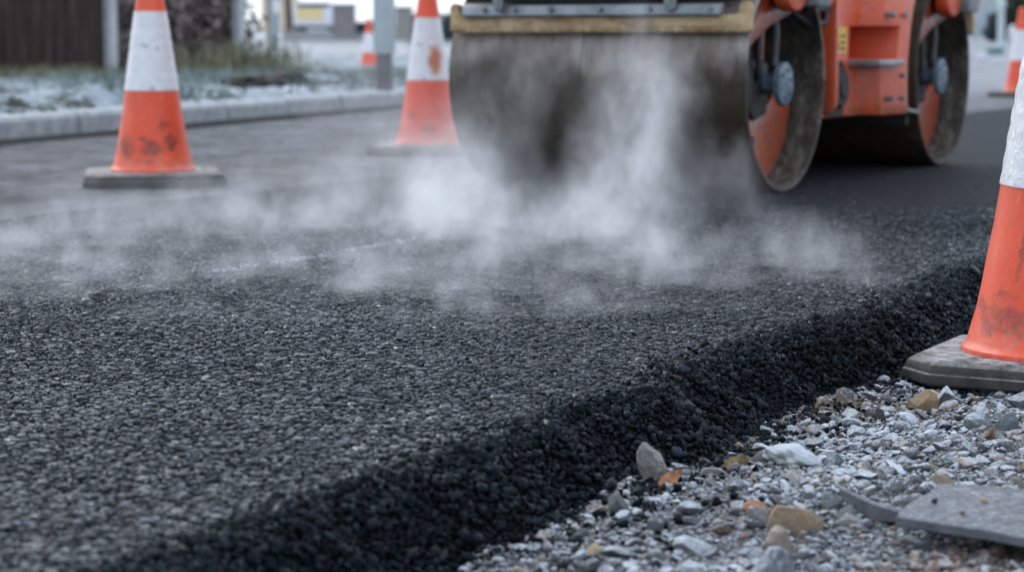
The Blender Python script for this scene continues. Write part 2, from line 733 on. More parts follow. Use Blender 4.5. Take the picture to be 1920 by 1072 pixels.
# rolled chippings of the asphalt surface
pr = np.random.default_rng(3)
doms = [dome_proto(pr) for _ in range(24)]
U, V = jgrid(0.4, 7.4, VL, VC + 0.03, 0.0071, pr)
X, Y = uv_xy(U, V)
k = in_view(X, Y, 0.28, 1.55, 7.0) & (V < crest(U) + 0.02)
# thin the far ones: they are under a pixel there
k &= pr.random(len(Y)) < 1 - 0.95 * sstep(3.4, 6.6, Y)
U, V, X, Y = U[k], V[k], X[k], Y[k]
n = len(U)
sz = np.clip(pr.lognormal(math.log(0.0037), 0.34, n), 0.0018, 0.009)
Z = mat_z(U, V) - 0.0042 + pr.normal(0, 0.0010, n)
hh = np.clip(pr.normal(0.0036, 0.0009, n), 0.002, 0.006)
sc = np.stack([sz * pr.uniform(0.8, 1.35, n), sz * pr.uniform(0.75, 1.1, n), hh], -1)
g = np.clip(pr.lognormal(math.log(0.007), 0.8, n), 0.002, 0.10)
chalk = (np.abs(V + 2.385 + 0.012 * vnoise(U * 3, U * 0)) < 0.010 + 0.014 * (vnoise(U * 5, V * 0 + 4) + 0.5)) & (U > 3.35) & (U < 4.7) & (pr.random(n) < 0.55 + 0.9 * fbm(U, V, 9, 2))
rare = pr.random(n) < 0.03
g[rare] *= 2.2
g[chalk] = pr.uniform(0.12, 0.42, int(chalk.sum()))
colr = np.stack([g * 0.90, g * 0.97, g * 1.20, np.clip(np.where(pr.random(n) < 0.35, pr.normal(0.1, 0.1, n), pr.normal(0.8, 0.2, n)), 0, 1)], -1)
M_PEB = m_pebble('bitumen_chippings')
o = scatter('asphalt_chippings', doms, np.stack([X, Y, Z], -1), sc, rotmats(n, pr, 0.068), colr, M_PEB, False)
tag(o, 'dark rolled stone chippings covering the fresh black asphalt surface', 'asphalt', kind='stuff')
print('chippings', n)

# loose coated stones of the shoulder
sr = np.random.default_rng(11)
loose = [stone_proto(1, 6, sr, 0.20) for _ in range(24)]
L = []
for s, amp in ((0.0068, 0.008), (0.0088, 0.013), (0.0135, 0.012)):
    U, V = jgrid(0.4, 7.2, VC - 0.07, VC + 0.20, s, sr)
    t = V - crest(U)
    keep = sr.random(len(U)) < np.where(s > 0.012, 0.28, 0.95)
    keep &= (t > -0.022 + sr.normal(0, 0.013, len(U)) + 0.03 * vnoise(U * 7, V * 7)) & (t < 0.115 + sr.normal(0, 0.017, len(U)) + 0.05 * vnoise(U * 3.1, U * 0 + 2.2))
    X, Y = uv_xy(U, V)
    keep &= in_view(X, Y, 0.35, 1.5, 7.0)
    U, V, X, Y, t = U[keep], V[keep], X[keep], Y[keep], t[keep]
    rr = s * np.clip(sr.lognormal(math.log(0.58), 0.30, len(U)), 0.3, 1.15)
    Z = np.maximum(mat_z(U, V), gravel_z(X, Y) - 0.004) + sr.uniform(-0.4, 0.8, len(U)) * amp * np.exp(-((t - 0.06) / 0.045) ** 2) * 0.6
    L.append((X, Y, Z, rr))
# spilled ones on the gravel
m = 2600
U = sr.uniform(0.8, 5.5, m)
V = VC + 0.09 + np.abs(sr.normal(0, 0.075, m)) * (0.4 + sr.random(m))
X, Y = uv_xy(U, V)
L.append((X, Y, gravel_z(X, Y) + 0.004, np.clip(sr.lognormal(math.log(0.0042), 0.4, m), 0.002, 0.011)))
X, Y, Z, rr = (np.concatenate(q) for q in zip(*L))
n = len(X)
sc = rr[:, None] * sr.uniform(0.7, 1.25, (n, 3))
g = np.clip(sr.lognormal(math.log(0.0025), 0.8, n), 0.0006, 0.03)
colr = np.stack([g * 0.80, g * 1.0, g * 1.30, sr.random(n)], -1)
o = scatter('loose_asphalt', loose, np.stack([X, Y, Z], -1), sc, rotmats(n, sr), colr, m_pebble('bitumen_loose', 0.42, 0.20, 0.03, (0.55, 0.82, 1.0)))
tag(o, 'loose black coated stones heaped along the broken road edge', 'asphalt', kind='stuff')
print('loose', n)

# frosted gravel
gr = np.random.default_rng(23)
gst = [stone_proto(1, 6, gr, 0.07) for _ in range(30)]
gst2 = [stone_proto(2, 11, gr, 0.012) for _ in range(24)]


def stone_cols(n, r, frost=1.0):
    base = np.array([(0.085, 0.09, 0.10), (0.15, 0.155, 0.165), (0.22, 0.22, 0.22), (0.05, 0.052, 0.058), (0.26, 0.235, 0.20), (0.19, 0.125, 0.08), (0.30, 0.24, 0.17)])
    p = np.array([.26, .28, .16, .14, .08, .05, .03])
    c = base[r.choice(len(base), n, p=p)] * r.uniform(0.75, 1.3, (n, 1))
    return np.concatenate([c, r.uniform(0, 1, (n, 1)) * frost], 1)


def gravel_layer(name, protos, s, k0, med, sig, sink, label, m, dens=1.0, ymax=5.6, smooth=True):
    U, V = jgrid(0.6, 7.0, VC + 0.05, VC + 1.9, s, gr)
    X, Y = uv_xy(U, V)
    t = V - crest(U)
    keep = in_view(X, Y, 0.3, 1.7, ymax) & (t > 0.105 + gr.normal(0, 0.012, len(U))) & (gr.random(len(U)) < dens)
    X, Y = X[keep], Y[keep]
    n = len(X)
    r = np.clip(gr.lognormal(math.log(med), sig, n), med * 0.45, med * 2.6)
    sc = r[:, None] * np.stack([gr.uniform(0.85, 1.35, n), gr.uniform(0.8, 1.1, n), gr.uniform(0.55, 0.85, n)], -1)
    Z = gravel_z(X, Y) + r * sink + gr.normal(0, 0.0012, n)
    cc = stone_cols(n, gr)
    br = np.clip((fbm(X + 3, Y, 4.3, 3) - 0.06) * 3.0, 0, 0.8)[:, None]
    cc[:, :3] = cc[:, :3] * (1 - br) + np.array([[0.17, 0.105, 0.06]]) * br * gr.uniform(0.5, 1.5, (n, 1))
    cc[:, 3:] *= 1 - br * 0.9
    o = scatter(name, protos, np.stack([X, Y, Z], -1), sc, rotmats(n, gr, 0.35), cc, m, smooth)
    tag(o, label, 'gravel', kind='stuff')
    print(name, n)


M_GR = m_stone('frosted_stone')
gravel_layer('fine_gravel', gst, 0.0070, 0, 0.0034, 0.34, 0.10, 'fine grey frosted grit between the larger stones', M_GR)
gravel_layer('coarse_gravel', gst2, 0.0160, 0, 0.0066, 0.38, 0.30, 'coarse grey gravel with white frost beside the black road edge', M_GR, 0.68, smooth=False)
gst3 = [stone_proto(3, 13, gr, 0.012) for _ in range(24)]
gravel_layer('large_gravel', gst3, 0.036, 0, 0.0112, 0.28, 0.22, 'larger grey stones strewn over the frosted gravel', M_GR, 0.6, smooth=False)

# ------------------------------------------------------------------ single rocks
def rock_mesh(seed, size, cuts, colr, rough=0.03, frost=0.5):
    cuts = int(cuts * 1.5)
    r = np.random.default_rng(seed)
    v, f = ico(5)
    v = v.copy()
    for _ in range(cuts):
        nn = r.normal(size=3)
        nn /= np.linalg.norm(nn)
        d = r.uniform(0.36, 0.74)
        e = v @ nn - d
        v -= np.where(e > 0, e * 0.98, 0)[:, None] * nn
    # lumpy grain
    a = 0
    for q in range(5):
        k = r.normal(size=(3, 3)) * (2.5 * 2 ** q)
        a = a + np.sin(v @ k[0] + r.uniform(0, 6)) * np.sin(v @ k[1] + r.uniform(0, 6)) / (1.6 ** q)
    v *= (1 + rough * a)[:, None]
    lo, hi = v.min(0), v.max(0)
    v = (v - (lo + hi) / 2) / (hi - lo) * np.array(size)
    c = np.tile(np.array([*colr, frost]), (len(v), 1))
    return v, f, c


def rock(name, label, cat, px, py, wpx, hpx, colr, seed, cuts=9, depth=0.8, rz=0.0, lean=(0, 0), m=None, frost=0.3, sink=0.2, z=None, group=None, rough=0.045):
    """a rock seen wpx by hpx pixels large, its foot at the photograph's (px, py)"""
    g = at(px, py, HG)
    for _ in range(4):
        zz = float(gravel_z(g.x, g.y)) if z is None else z
        g = at(px, py, zz)
    s = g.y / F
    W, H = wpx * s, hpx * s / (1 - sink)
    v, f, c = rock_mesh(seed, (W, W * depth, H), cuts, colr, rough, frost)
    o = big_mesh(name, v, f, m or M_ROCK, c)
    o.location = (g.x, g.y + 0.25 * W * depth, g.z + H / 2 - H * sink)
    o.rotation_euler = (R(lean[0]), R(lean[1]), R(rz))
    return tag(o, label, cat, group)


M_ROCK = m_stone('frosted_rock', -0.10, 150, 0.9)
M_ROCK_BARE = m_stone('bare_rock', -0.62, 120, 1.0)
M_ROCK_FLECK = m_stone('flecked_rock', -0.55, 120, 1.0, 0.75)
M_ROCK_WHITE = m_stone('heavily_frosted_rock', 0.28, 110, 1.0, 0.4)
rock('rock', 'grey speckled rock standing upright against the black road edge', 'rock', 1222, 914, 52, 92, (0.32, 0.32, 0.30), 305, 4, 0.8, 15, (6, -30), M_ROCK_FLECK, 0.2, 0.12, rough=0.07)
rock('rock', 'long whitish rock with a frosted top lying slanted in the middle of the gravel', 'rock', 1488, 880, 116, 50, (0.36, 0.35, 0.29), 214, 6, 0.5, -16, (0, 12), M_ROCK_WHITE, 1.0, 0.12, rough=0.06)
rock('rock', 'long tan rock lying flat near the bottom of the gravel', 'rock', 1488, 1002, 124, 54, (0.36, 0.27, 0.18), 412, 5, 0.5, -4, (0, 2), M_ROCK_BARE, 0.15, 0.15)
rock('pebble', 'smooth orange pebble touching the left end of the long tan rock', 'pebble', 1415, 966, 46, 26, (0.50, 0.25, 0.13), 14, 4, 0.6, -20, (0, 12), M_ROCK_BARE, 0.0, 0.2)
rock('rock', 'beige and grey lump of rock just below the long tan rock', 'rock', 1452, 1044, 76, 60, (0.33, 0.27, 0.22), 17, 8, 0.8, 30, (0, 0), M_ROCK, 0.3, 0.2)
rock('rock', 'rounded blue grey boulder cut off by the bottom edge', 'rock', 1440, 1096, 104, 70, (0.15, 0.17, 0.19), 21, 7, 0.9, 0, (0, 0), M_ROCK, 0.5, 0.2)
rock('rock', 'pointed tan rock in front of the cone base', 'rock', 1733, 775, 62, 42, (0.33, 0.23, 0.13), 27, 9, 0.7, 20, (0, -18), M_ROCK_BARE, 0.1, 0.15)
rock('rock', 'upright grey frosted rock right behind the pointed tan one', 'rock', 1773, 768, 42, 46, (0.16, 0.17, 0.18), 31, 9, 0.8, 0, (0, 12), M_ROCK_WHITE, 0.3, 0.15)
rock('rock', 'low round stone with frost, left of two in front of the cone base', 'rock', 1834, 808, 54, 36, (0.17, 0.18, 0.19), 34, 6, 0.8, 0, (0, 0), M_ROCK, 0.6, 0.25)
rock('rock', 'round blue grey stone with frost, right of two in front of the cone base', 'rock', 1886, 808, 56, 38, (0.15, 0.17, 0.19), 37, 6, 0.9, 30, (0, 0), M_ROCK, 0.6, 0.25)
rock('rock', 'jagged grey stone tucked under the front of the cone base at the picture edge', 'rock', 1907, 768, 44, 28, (0.17, 0.18, 0.19), 41, 10, 0.8, 10, (0, 10), M_ROCK, 0.3, 0.2)
rock('rock', 'flat brownish stone below the two round frosted stones', 'rock', 1868, 822, 44, 16, (0.16, 0.14, 0.12), 43, 8, 0.7, 0, (0, 0), M_ROCK_BARE, 0.0, 0.2)
rock('rock', 'pale beige pointed stone leaning on the back corner of the grey slab', 'rock', 1766, 915, 50, 30, (0.40, 0.33, 0.25), 47, 8, 0.6, -10, (0, -12), M_ROCK, 0.3, 0.15)
rock('stone_cube', 'small square black stone alone on the frosty gravel', 'stone', 1547, 794, 24, 17, (0.02, 0.02, 0.022), 52, 14, 0.8, 8, (0, 0), M_ROCK_BARE, 0.0, 0.1)
rock('rock', 'small pale flat stone beside the square black stone', 'rock', 1597, 801, 38, 18, (0.36, 0.35, 0.33), 55, 9, 0.5, -14, (0, 10), M_ROCK, 0.5, 0.2)
rock('rock', 'grey block of stone at the foot of the road edge behind the cone base', 'rock', 1741, 650, 30, 28, (0.20, 0.21, 0.22), 58, 9, 0.9, 0, (0, 8), M_ROCK, 0.4, 0.15)
rock('rock', 'dark flat stone at the left corner of the cone base', 'rock', 1672, 700, 44, 18, (0.10, 0.09, 0.08), 61, 8, 0.7, -10, (0, -6), M_ROCK_BARE, 0.0, 0.2)
rock('pebble', 'small cream pebble among grey gravel at the bottom', 'pebble', 1112, 1042, 36, 24, (0.50, 0.40, 0.25), 64, 5, 0.8, 0, (0, 0), M_ROCK_BARE, 0.2, 0.2)
rock('rock', 'frosty grey and black stone at the toe of the road edge below the upright rock', 'rock', 1160, 968, 56, 46, (0.13, 0.14, 0.14), 67, 9, 0.8, 40, (0, 0), M_ROCK, 0.35, 0.2)
rock('rock', 'brown earthy clod right of the upright rock', 'rock', 1383, 882, 48, 32, (0.20, 0.14, 0.07), 70, 5, 0.8, 0, (0, 0), M_ROCK_BARE, 0.1, 0.3, rough=0.09)
rock('rock', 'rounded grey stone between the long whitish rock and the slab', 'rock', 1650, 905, 36, 24, (0.17, 0.18, 0.19), 73, 6, 0.8, 0, (0, 0), M_ROCK, 0.3, 0.25)
rock('rock', 'grey stone behind the long tan rock', 'rock', 1560, 960, 44, 34, (0.15, 0.17, 0.18), 76, 7, 0.9, 0, (0, 0), M_ROCK, 0.3, 0.25)
rock('rock', 'blue grey stone right beside the end of the whitish rock', 'rock', 1566, 880, 40, 30, (0.14, 0.16, 0.18), 79, 7, 0.9, 0, (0, 0), M_ROCK, 0.4, 0.25)

# fallen leaf
bm = bmesh.new()
N = 9
prev = None
for i in range(N + 1):
    t = i / N
    wd = 0.008 * math.sin(math.pi * t ** 0.8) * (1 + 0.18 * (i % 2)) + 0.0004
    x = 0.036 * (t - 0.5)
    row = [bm.verts.new((x, sgn * wd, 0.004 * abs(sgn) ** 2 + 0.006 * t * t)) for sgn in (-1, -0.45, 0, 0.45, 1)]
    if prev:
        for a in range(4):
            bm.faces.new((prev[a], prev[a + 1], row[a + 1], row[a]))
    prev = row
t = NT('dry_leaf')
leafm = t.bsdf(t.ramp(t.noise(160, 3), [(0.3, (0.20, 0.075, 0.025)), (0.7, (0.42, 0.20, 0.09))]), 0.7)
lf = fin('leaf', bm, leafm, smooth=60)
md = lf.modifiers.new('thick', 'SOLIDIFY')
md.thickness = 0.0006
p = at(1256, 902, HG + 0.015)
lf.location = (p.x, p.y, p.z)
lf.rotation_euler = (R(38), R(-22), R(32))
tag(lf, 'dry orange brown leaf leaning on the upright grey rock', 'leaf')

# the flat grey slab lower right
def slab():
    t = NT('slate_slab')
    p_ = t.pos()
    c = t.ramp(t.noise(30, 5, 0.7, p_), [(0.3, (0.06, 0.065, 0.075)), (0.7, (0.13, 0.14, 0.155))])
    fr = t.math('MULTIPLY', t.ramp(t.noise(110, 5, 0.75, p_), [(0.48, 0), (0.74, 0.55)]), t.math('MAXIMUM', t.sep(t.normal())[2], 0.0))
    c = t.mix(fr, c, (0.55, 0.60, 0.66))
    h = t.math('ADD', t.noise(40, 4, 0.6, p_), t.math('MULTIPLY', t.noise(300, 3, 0.6, p_), 0.3))
    m = t.bsdf(c, 0.6, 0, 0.4, t.bump(h, 0.5, 0.006))
    z = HG + 0.034
    pix = [(1680, 968), (1705, 944), (1738, 926), (1762, 910), (1850, 912), (2010, 928), (2120, 950), (2060, 1030), (1935, 1004), (1860, 992), (1770, 980)]
    pts = [at(x, y, z) for x, y in pix]
    c0 = sum(pts, Vector()) / len(pts)
    bm = bmesh.new()
    poly = []
    for i, q in enumerate(pts):
        nx = pts[(i + 1) % len(pts)]
        for k in range(5):
            s = k / 5
            w_ = q.lerp(nx, s)
            j = 0.0012
            poly.append((w_.x - c0.x + random.uniform(-j, j), w_.y - c0.y + random.uniform(-j, j)))
    prism(bm, poly, 'z', -0.011, 0.0)
    o = fin('slab', bm, m, bevel=0.0014, seg=1)
    o.location = (c0.x, c0.y, z)
    o.rotation_euler = (R(1.2), R(0.6), 0)
    tag(o, 'thin flat grey slab of slate lying on gravel at the right edge', 'slab')
    for px, py, wpx, cc, lb in ((1752, 940, 14, (0.03, 0.03, 0.035), 'small black pebble on the left end of the grey slab'),
                                (1846, 938, 13, (0.45, 0.35, 0.24), 'small beige pebble on the middle of the grey slab'),
                                (1806, 962, 12, (0.20, 0.16, 0.13), 'small brown pebble near the front edge of the grey slab')):
        rock('pebble', lb, 'pebble', px, py + 4, wpx, wpx * 0.8, cc, px, 5, 0.9, 0, (0, 0), M_ROCK_BARE, 0.1, 0.1, z=z + 0.001)
    # the curved broken strip left of it
    bm = bmesh.new()
    P = [(1563, 916), (1585, 934), (1612, 950), (1645, 962), (1684, 969)]
    rows = []
    for i, (x, y) in enumerate(P):
        q = at(x, y, HG + 0.020 - 0.001 * i)
        wd = 0.010 * (0.45 + 0.55 * math.sin(math.pi * (i + 0.6) / 5.2))
        rows.append((q, wd))
    c1 = rows[2][0].copy()
    vv = []
    for q, wd in rows:
        b = q - c1
        vv.append([bm.verts.new((b.x, b.y, b.z + wd)), bm.verts.new((b.x + 0.003, b.y + 0.014, b.z + wd * 1.1)), bm.verts.new((b.x + 0.003, b.y + 0.014, b.z - wd)), bm.verts.new((b.x, b.y, b.z - wd))])
    for A, B in zip(vv, vv[1:]):
        for k in range(4):
            bm.faces.new((A[k], A[(k + 1) % 4], B[(k + 1) % 4], B[k]))
    bm.faces.new(vv[0])
    bm.faces.new(vv[-1])
    s = fin('slate_shard', bm, m, bevel=0.0015)
    s.location = c1
    tag(s, 'narrow curved shard of dark slate pointing at the slab corner', 'shard')


slab()

# ------------------------------------------------------------------ traffic cones
def cone_mats(kind):
    """orange plastic, white sleeve and rubber base with each cone's own dirt"""
    t = NT('cone_orange_' + kind)
    v = t.obj()
    zz = t.sep(v)[2]
    c = t.ramp(t.noise(9, 5, 0.6), [(0.3, (0.70, 0.062, 0.020)), (0.7, (0.82, 0.105, 0.038))])
    c = t.mix(t.ramp(t.noise(120, 4, 0.7), [(0.5, 0), (0.8, 0.25)]), c, (0.82, 0.20, 0.11))
    c = t.mix(t.ramp(t.noise(7, 7, 0.75), [(0.48, 0), (0.75, 0.42)]), c, (0.34, 0.10, 0.06))
    c = t.mix(t.ramp(t.noise(30, 6, 0.8, t.mapping(v, (1, 1, 0.25))), [(0.56, 0), (0.74, 0.5)]), c, (0.80, 0.33, 0.24))
    marks = {'front': [((-0.10, -0.075, 0.115), (0.03, 0.05, 0.016), 0.8), ((-0.075, -0.10, 0.10), (0.05, 0.05, 0.03), 0.9), ((-0.03, -0.12, 0.095), (0.05, 0.05, 0.03), 0.9),
                       ((-0.055, -0.1, 0.135), (0.03, 0.05, 0.012), 0.5), ((-0.03, -0.1, 0.20), (0.008, 0.06, 0.05), 0.7)],
             'left': [((-0.005, -0.11, 0.115), (0.045, 0.08, 0.035), 1.0), ((0.055, -0.09, 0.135), (0.028, 0.08, 0.035), 1.0), ((-0.09, -0.07, 0.12), (0.045, 0.08, 0.05), 0.7),
                      ((-0.03, -0.11, 0.15), (0.016, 0.06, 0.014), 0.9), ((-0.03, -0.11, 0.105), (0.016, 0.06, 0.012), 0.9), ((0.03, -0.1, 0.19), (0.03, 0.06, 0.02), 0.5), ((-0.02, -0.1, 0.075), (0.06, 0.08, 0.018), 0.5)],
             'plain': [((0.02, -0.1, 0.10), (0.04, 0.08, 0.03), 0.5), ((-0.05, -0.1, 0.16), (0.03, 0.07, 0.03), 0.4)]}[kind]
    sp = spots(t, v, marks, 26, 0.03)
    gr_ = t.math('MULTIPLY', sp, t.ramp(t.noise(60, 6, 0.8), [(0.36, 0.25), (0.56, 1)]))
    c = t.mix(t.math('MULTIPLY', gr_, 0.62 if kind == 'front' else 0.78), c, (0.045, 0.035, 0.03))
    low = t.math('MULTIPLY', t.ramp(zz, [(0.045, 0.6), (0.10, 0)]), t.ramp(t.noise(40, 4, 0.7), [(0.4, 0.1), (0.7, 1)]))
    c = t.mix(low, c, (0.62, 0.30, 0.22))
    sc_ = t.ramp(t.noise(14, 5, 0.7, t.mapping(v, (1, 1, 5), rot=(0.5, 0.3, 0))), [(0.62, 0), (0.68, 0.45), (0.72, 0)])
    c = t.mix(sc_, c, (0.50, 0.09, 0.04))
    om = t.bsdf(c, t.ramp(t.noise(30, 3), [(0.3, 0.36), (0.7, 0.55)]), 0, 0.5, t.bump(t.noise(160, 3), 0.12, 0.002))
    t = NT('cone_sleeve_' + kind)
    v = t.obj()
    c = t.ramp(t.noise(16, 5, 0.7), [(0.3, (0.60, 0.61, 0.63)), (0.62, (0.74, 0.75, 0.77))])
    d = spots(t, v, [((0.0, -0.07, 0.31), (0.012, 0.05, 0.012), 1), ((-0.02, -0.05, 0.45), (0.02, 0.05, 0.012), 0.7), ((0.02, -0.05, 0.44), (0.012, 0.05, 0.01), 0.6)], 60, 0.01)
    c = t.mix(t.math('MULTIPLY', d, 0.6), c, (0.3, 0.3, 0.29))
    if kind == 'plain':
        rub = spots(t, v, [((0.042, -0.055, 0.385), (0.034, 0.08, 0.075), 1.0), ((0.03, -0.07, 0.285), (0.06, 0.09, 0.02), 0.8)], 26, 0.02)
        c = t.mix(rub, c, (0.50, 0.20, 0.12))
    wr = t.noise(55, 3, 0.5, t.mapping(v, (1, 1, 0.5)), 1.2)
    sm = t.bsdf(c, 0.34, 0, 0.5, t.bump(wr, 0.9 if kind == 'front' else 0.25, 0.006))
    t = NT('cone_rubber_' + kind)
    c = t.ramp(t.noise(26, 5, 0.7), [(0.3, (0.020, 0.020, 0.020)), (0.7, (0.07, 0.066, 0.062))])
    up = t.math('POWER', t.math('MAXIMUM', t.sep(t.normal())[2], 0.0), 6.0)
    fr = t.math('MULTIPLY', up, t.ramp(t.noise(34, 5, 0.75), [(0.36, 0.0), (0.62, 0.9)]))
    c = t.mix(t.ramp(t.voronoi(240), [(0.10, 0.7), (0.22, 0)]), c, (0.02, 0.02, 0.02))
    c = t.mix(fr, c, (0.46, 0.455, 0.45) if kind == 'front' else (0.42, 0.41, 0.39))
    rm = t.bsdf(c, 0.65, 0, 0.25, t.bump(t.noise(120, 5, 0.7), 0.5, 0.003))
    return om, sm, rm


def build_cone(kind, label, cat='traffic cone', half=0.200, chamfer=0.055):
    om, sm, rm = cone_mats(kind)
    e = empty('traffic_cone', (0, 0, 0))
    tag(e, label, cat)
    # base slab: square with cut corners, upper part slightly smaller
    def octo(h, c):
        return [(-h + c, -h), (h - c, -h), (h, -h + c), (h, h - c), (h - c, h), (-h + c, h), (-h, h - c), (-h, -h + c)]
    bm = bmesh.new()
    rings = []
    for h, c, z in ((half - 0.004, chamfer, 0.0), (half, chamfer, 0.004), (half, chamfer, 0.018), (half - 0.004, chamfer, 0.0195), (half - 0.004, chamfer, 0.022), (half - 0.007, chamfer, 0.032), (half - 0.019, chamfer * 0.97, 0.0395)):
        rings.append([bm.verts.new((x, y, z)) for x, y in octo(h, c)])
    for A, B in zip(rings, rings[1:]):
        for k in range(8):
            bm.faces.new((A[k], A[(k + 1) % 8], B[(k + 1) % 8], B[k]))
    bm.faces.new(rings[0])
    # raised middle
    bm.faces.new(rings[-1])
    base = fin('base', bm, rm, e, smooth=35, bevel=0.0015)
    # body with flange
    prof = [(0.02, 0.034), (0.139, 0.036), (0.1415, 0.041), (0.1405, 0.047), (0.134, 0.052), (0.131, 0.060), (0.1255, 0.082), (0.1185, 0.108), (0.1125, 0.14), (0.106, 0.184), (0.0948, 0.25), (0.0875, 0.303),
            (0.0508, 0.56), (0.0275, 0.722), (0.0245, 0.740), (0.020, 0.748), (0.0165, 0.749), (0.0155, 0.735), (0.0, 0.72)]
    bm = bmesh.new()
    lathe(bm, prof, 64)
    body = fin('cone_body', bm, om, e, smooth=40)
    # reflective sleeve
    bm = bmesh.new()
    pr_ = []
    for i in range(25):
        z = 0.303 + (0.560 - 0.303) * i / 24
        r = 0.0875 + (0.0508 - 0.0875) * (z - 0.303) / 0.257
        pr_.append((r + 0.0022 + 0.0006 * math.sin(i * 1.9), z))
    pr_ = [(pr_[0][0] - 0.003, pr_[0][1])] + pr_ + [(pr_[-1][0] - 0.003, pr_[-1][1])]
    lathe(bm, pr_, 64)
    if kind == 'front':
        for vtx in bm.verts:
            a = math.atan2(vtx.co.y, vtx.co.x)
            vtx.co.z += 0.0025 * math.sin(a * 2 + 1) if vtx.co.z < 0.32 else 0
            f_ = 1 + 0.012 * math.sin(a * 5 + vtx.co.z * 70) * math.sin(vtx.co.z * 95)
            vtx.co.x *= f_
            vtx.co.y *= f_
    fin('sleeve', bm, sm, e, smooth=40)
    return e


def dup(root, label, loc, rz):
    r = root.copy()
    col.objects.link(r)
    r.location = loc
    r.rotation_euler = (0, 0, rz)
    r['label'] = label
    for ch in root.children:
        c = ch.copy()
        col.objects.link(c)
        c.parent = r
    return r


CG = 'traffic cones along the roadworks'
c1 = build_cone('front', 'large orange cone on the gravel in the right foreground, cut off by the picture edge')
c1.location = (0.856, 3.355, HG - 0.001)
c1.rotation_euler = (R(-0.5), R(0.4), R(-27))
c1['group'] = CG
c2 = build_cone('left', 'whole orange and white cone with black smudges on the old road at left', half=0.230, chamfer=0.05)
p = at(288, 343, HO)
c2.location = (p.x, p.y, HO + 0.002)
c2.rotation_euler = (0, 0, R(11))
c2['group'] = CG
c3 = build_cone('plain', 'steam veiled cone with a scuffed sleeve just left of the roller drum', half=0.225, chamfer=0.05)
p = at(803, 288, HO)
c3.location = (p.x, p.y, HO + 0.002)
c3.rotation_euler = (0, 0, R(-8))
c3['group'] = CG
p = at(692, 144, HO)
dup(c3, 'small distant cone partly hidden behind the grey lamp post', (p.x, p.y, float(HO + rise(p.y))), R(200))
p = at(1912, 181, HO)
dup(c3, 'distant cone at the right edge behind the roller', (p.x, p.y, HO + 0.002), R(140))

# ------------------------------------------------------------------ the roller
def m_drum(name='drum_steel', off=0.0):
    """worn steel: bright scraped band, brown bitumen film below, dark streaks"""
    t = NT(name)
    v = t.obj()
    x, y, z = t.sep(v)
    # wrapped coordinate so streaks run round the drum
    ang = t.math('ARCTAN2', t.math('SUBTRACT', z, 0.33), t.math('MULTIPLY', y, -1.0))
    cv = t.n('ShaderNodeCombineXYZ')
    t.put(cv.inputs[0], x)
    t.put(cv.inputs[1], t.math('MULTIPLY', ang, 0.33))
    c = cv.outputs[0]
    n1 = t.noise(3.6, 5, 0.6, t.mapping(c, (1, 0.8, 1)))
    st = t.noise(24, 4, 0.6, t.mapping(c, (1, 0.12, 1)))
    fine = t.noise(80, 4, 0.7, t.mapping(c, (1, 0.35, 1)))
    steel = t.ramp(st, [(0.25, (0.13, 0.11, 0.094)), (0.55, (0.28, 0.25, 0.23)), (0.8, (0.42, 0.395, 0.375))])
    steel = t.mix(t.ramp(t.noise(4.5, 5, 0.7, t.mapping(c, (1, 0.5, 1))), [(0.42, 0), (0.62, 0.75)]), steel, (0.085, 0.060, 0.040))
    film = t.ramp(fine, [(0.3, (0.010, 0.007, 0.003)), (0.75, (0.055, 0.036, 0.018))])
    # film everywhere except the strip just under the scraper; ragged edge, finger-like gaps
    e = t.math('MULTIPLY_ADD', t.math('SUBTRACT', ang, off), -3.2, t.math('MULTIPLY_ADD', n1, 2.6, t.math('MULTIPLY_ADD', st, 1.6, -1.38)))
    k = t.ramp(e, [(0.05, 0.08), (0.35, 0.45), (0.60, 0.85), (1.0, 1.0)])
    dust = t.ramp(t.noise(5, 5, 0.7, c), [(0.5, 0), (0.75, 0.22)])
    colr = t.mix(k, steel, film)
    colr = t.mix(dust, colr, (0.20, 0.185, 0.165))
    seam = t.math('LESS_THAN', t.math('ABSOLUTE', t.math('SUBTRACT', x, -0.015)), 0.0025)
    colr = t.mix(t.math('MULTIPLY', seam, 0.6), colr, (0.02, 0.018, 0.016))
    met = t.math('MULTIPLY', t.math('SUBTRACT', 1.0, k), 0.40)
    rg = t.mix(k, t.ramp(st, [(0.3, 0.42), (0.7, 0.58)]), 0.62)
    return t.bsdf(colr, rg, met, 0.4, t.bump(t.math('ADD', fine, t.math('MULTIPLY', k, 0.4)), 0.25, 0.004))


def m_rim():
    t = NT('drum_inside')
    v = t.obj()
    n1 = t.noise(11, 6, 0.7, t.mapping(v, (2.2, 1, 1)))
    c = t.ramp(n1, [(0.30, (0.012, 0.010, 0.007)), (0.48, (0.040, 0.033, 0.024)), (0.60, (0.11, 0.098, 0.08)), (0.74, (0.30, 0.28, 0.24))])
    return t.bsdf(c, 0.6, 0.15, 0.5, t.bump(n1, 0.5, 0.02))


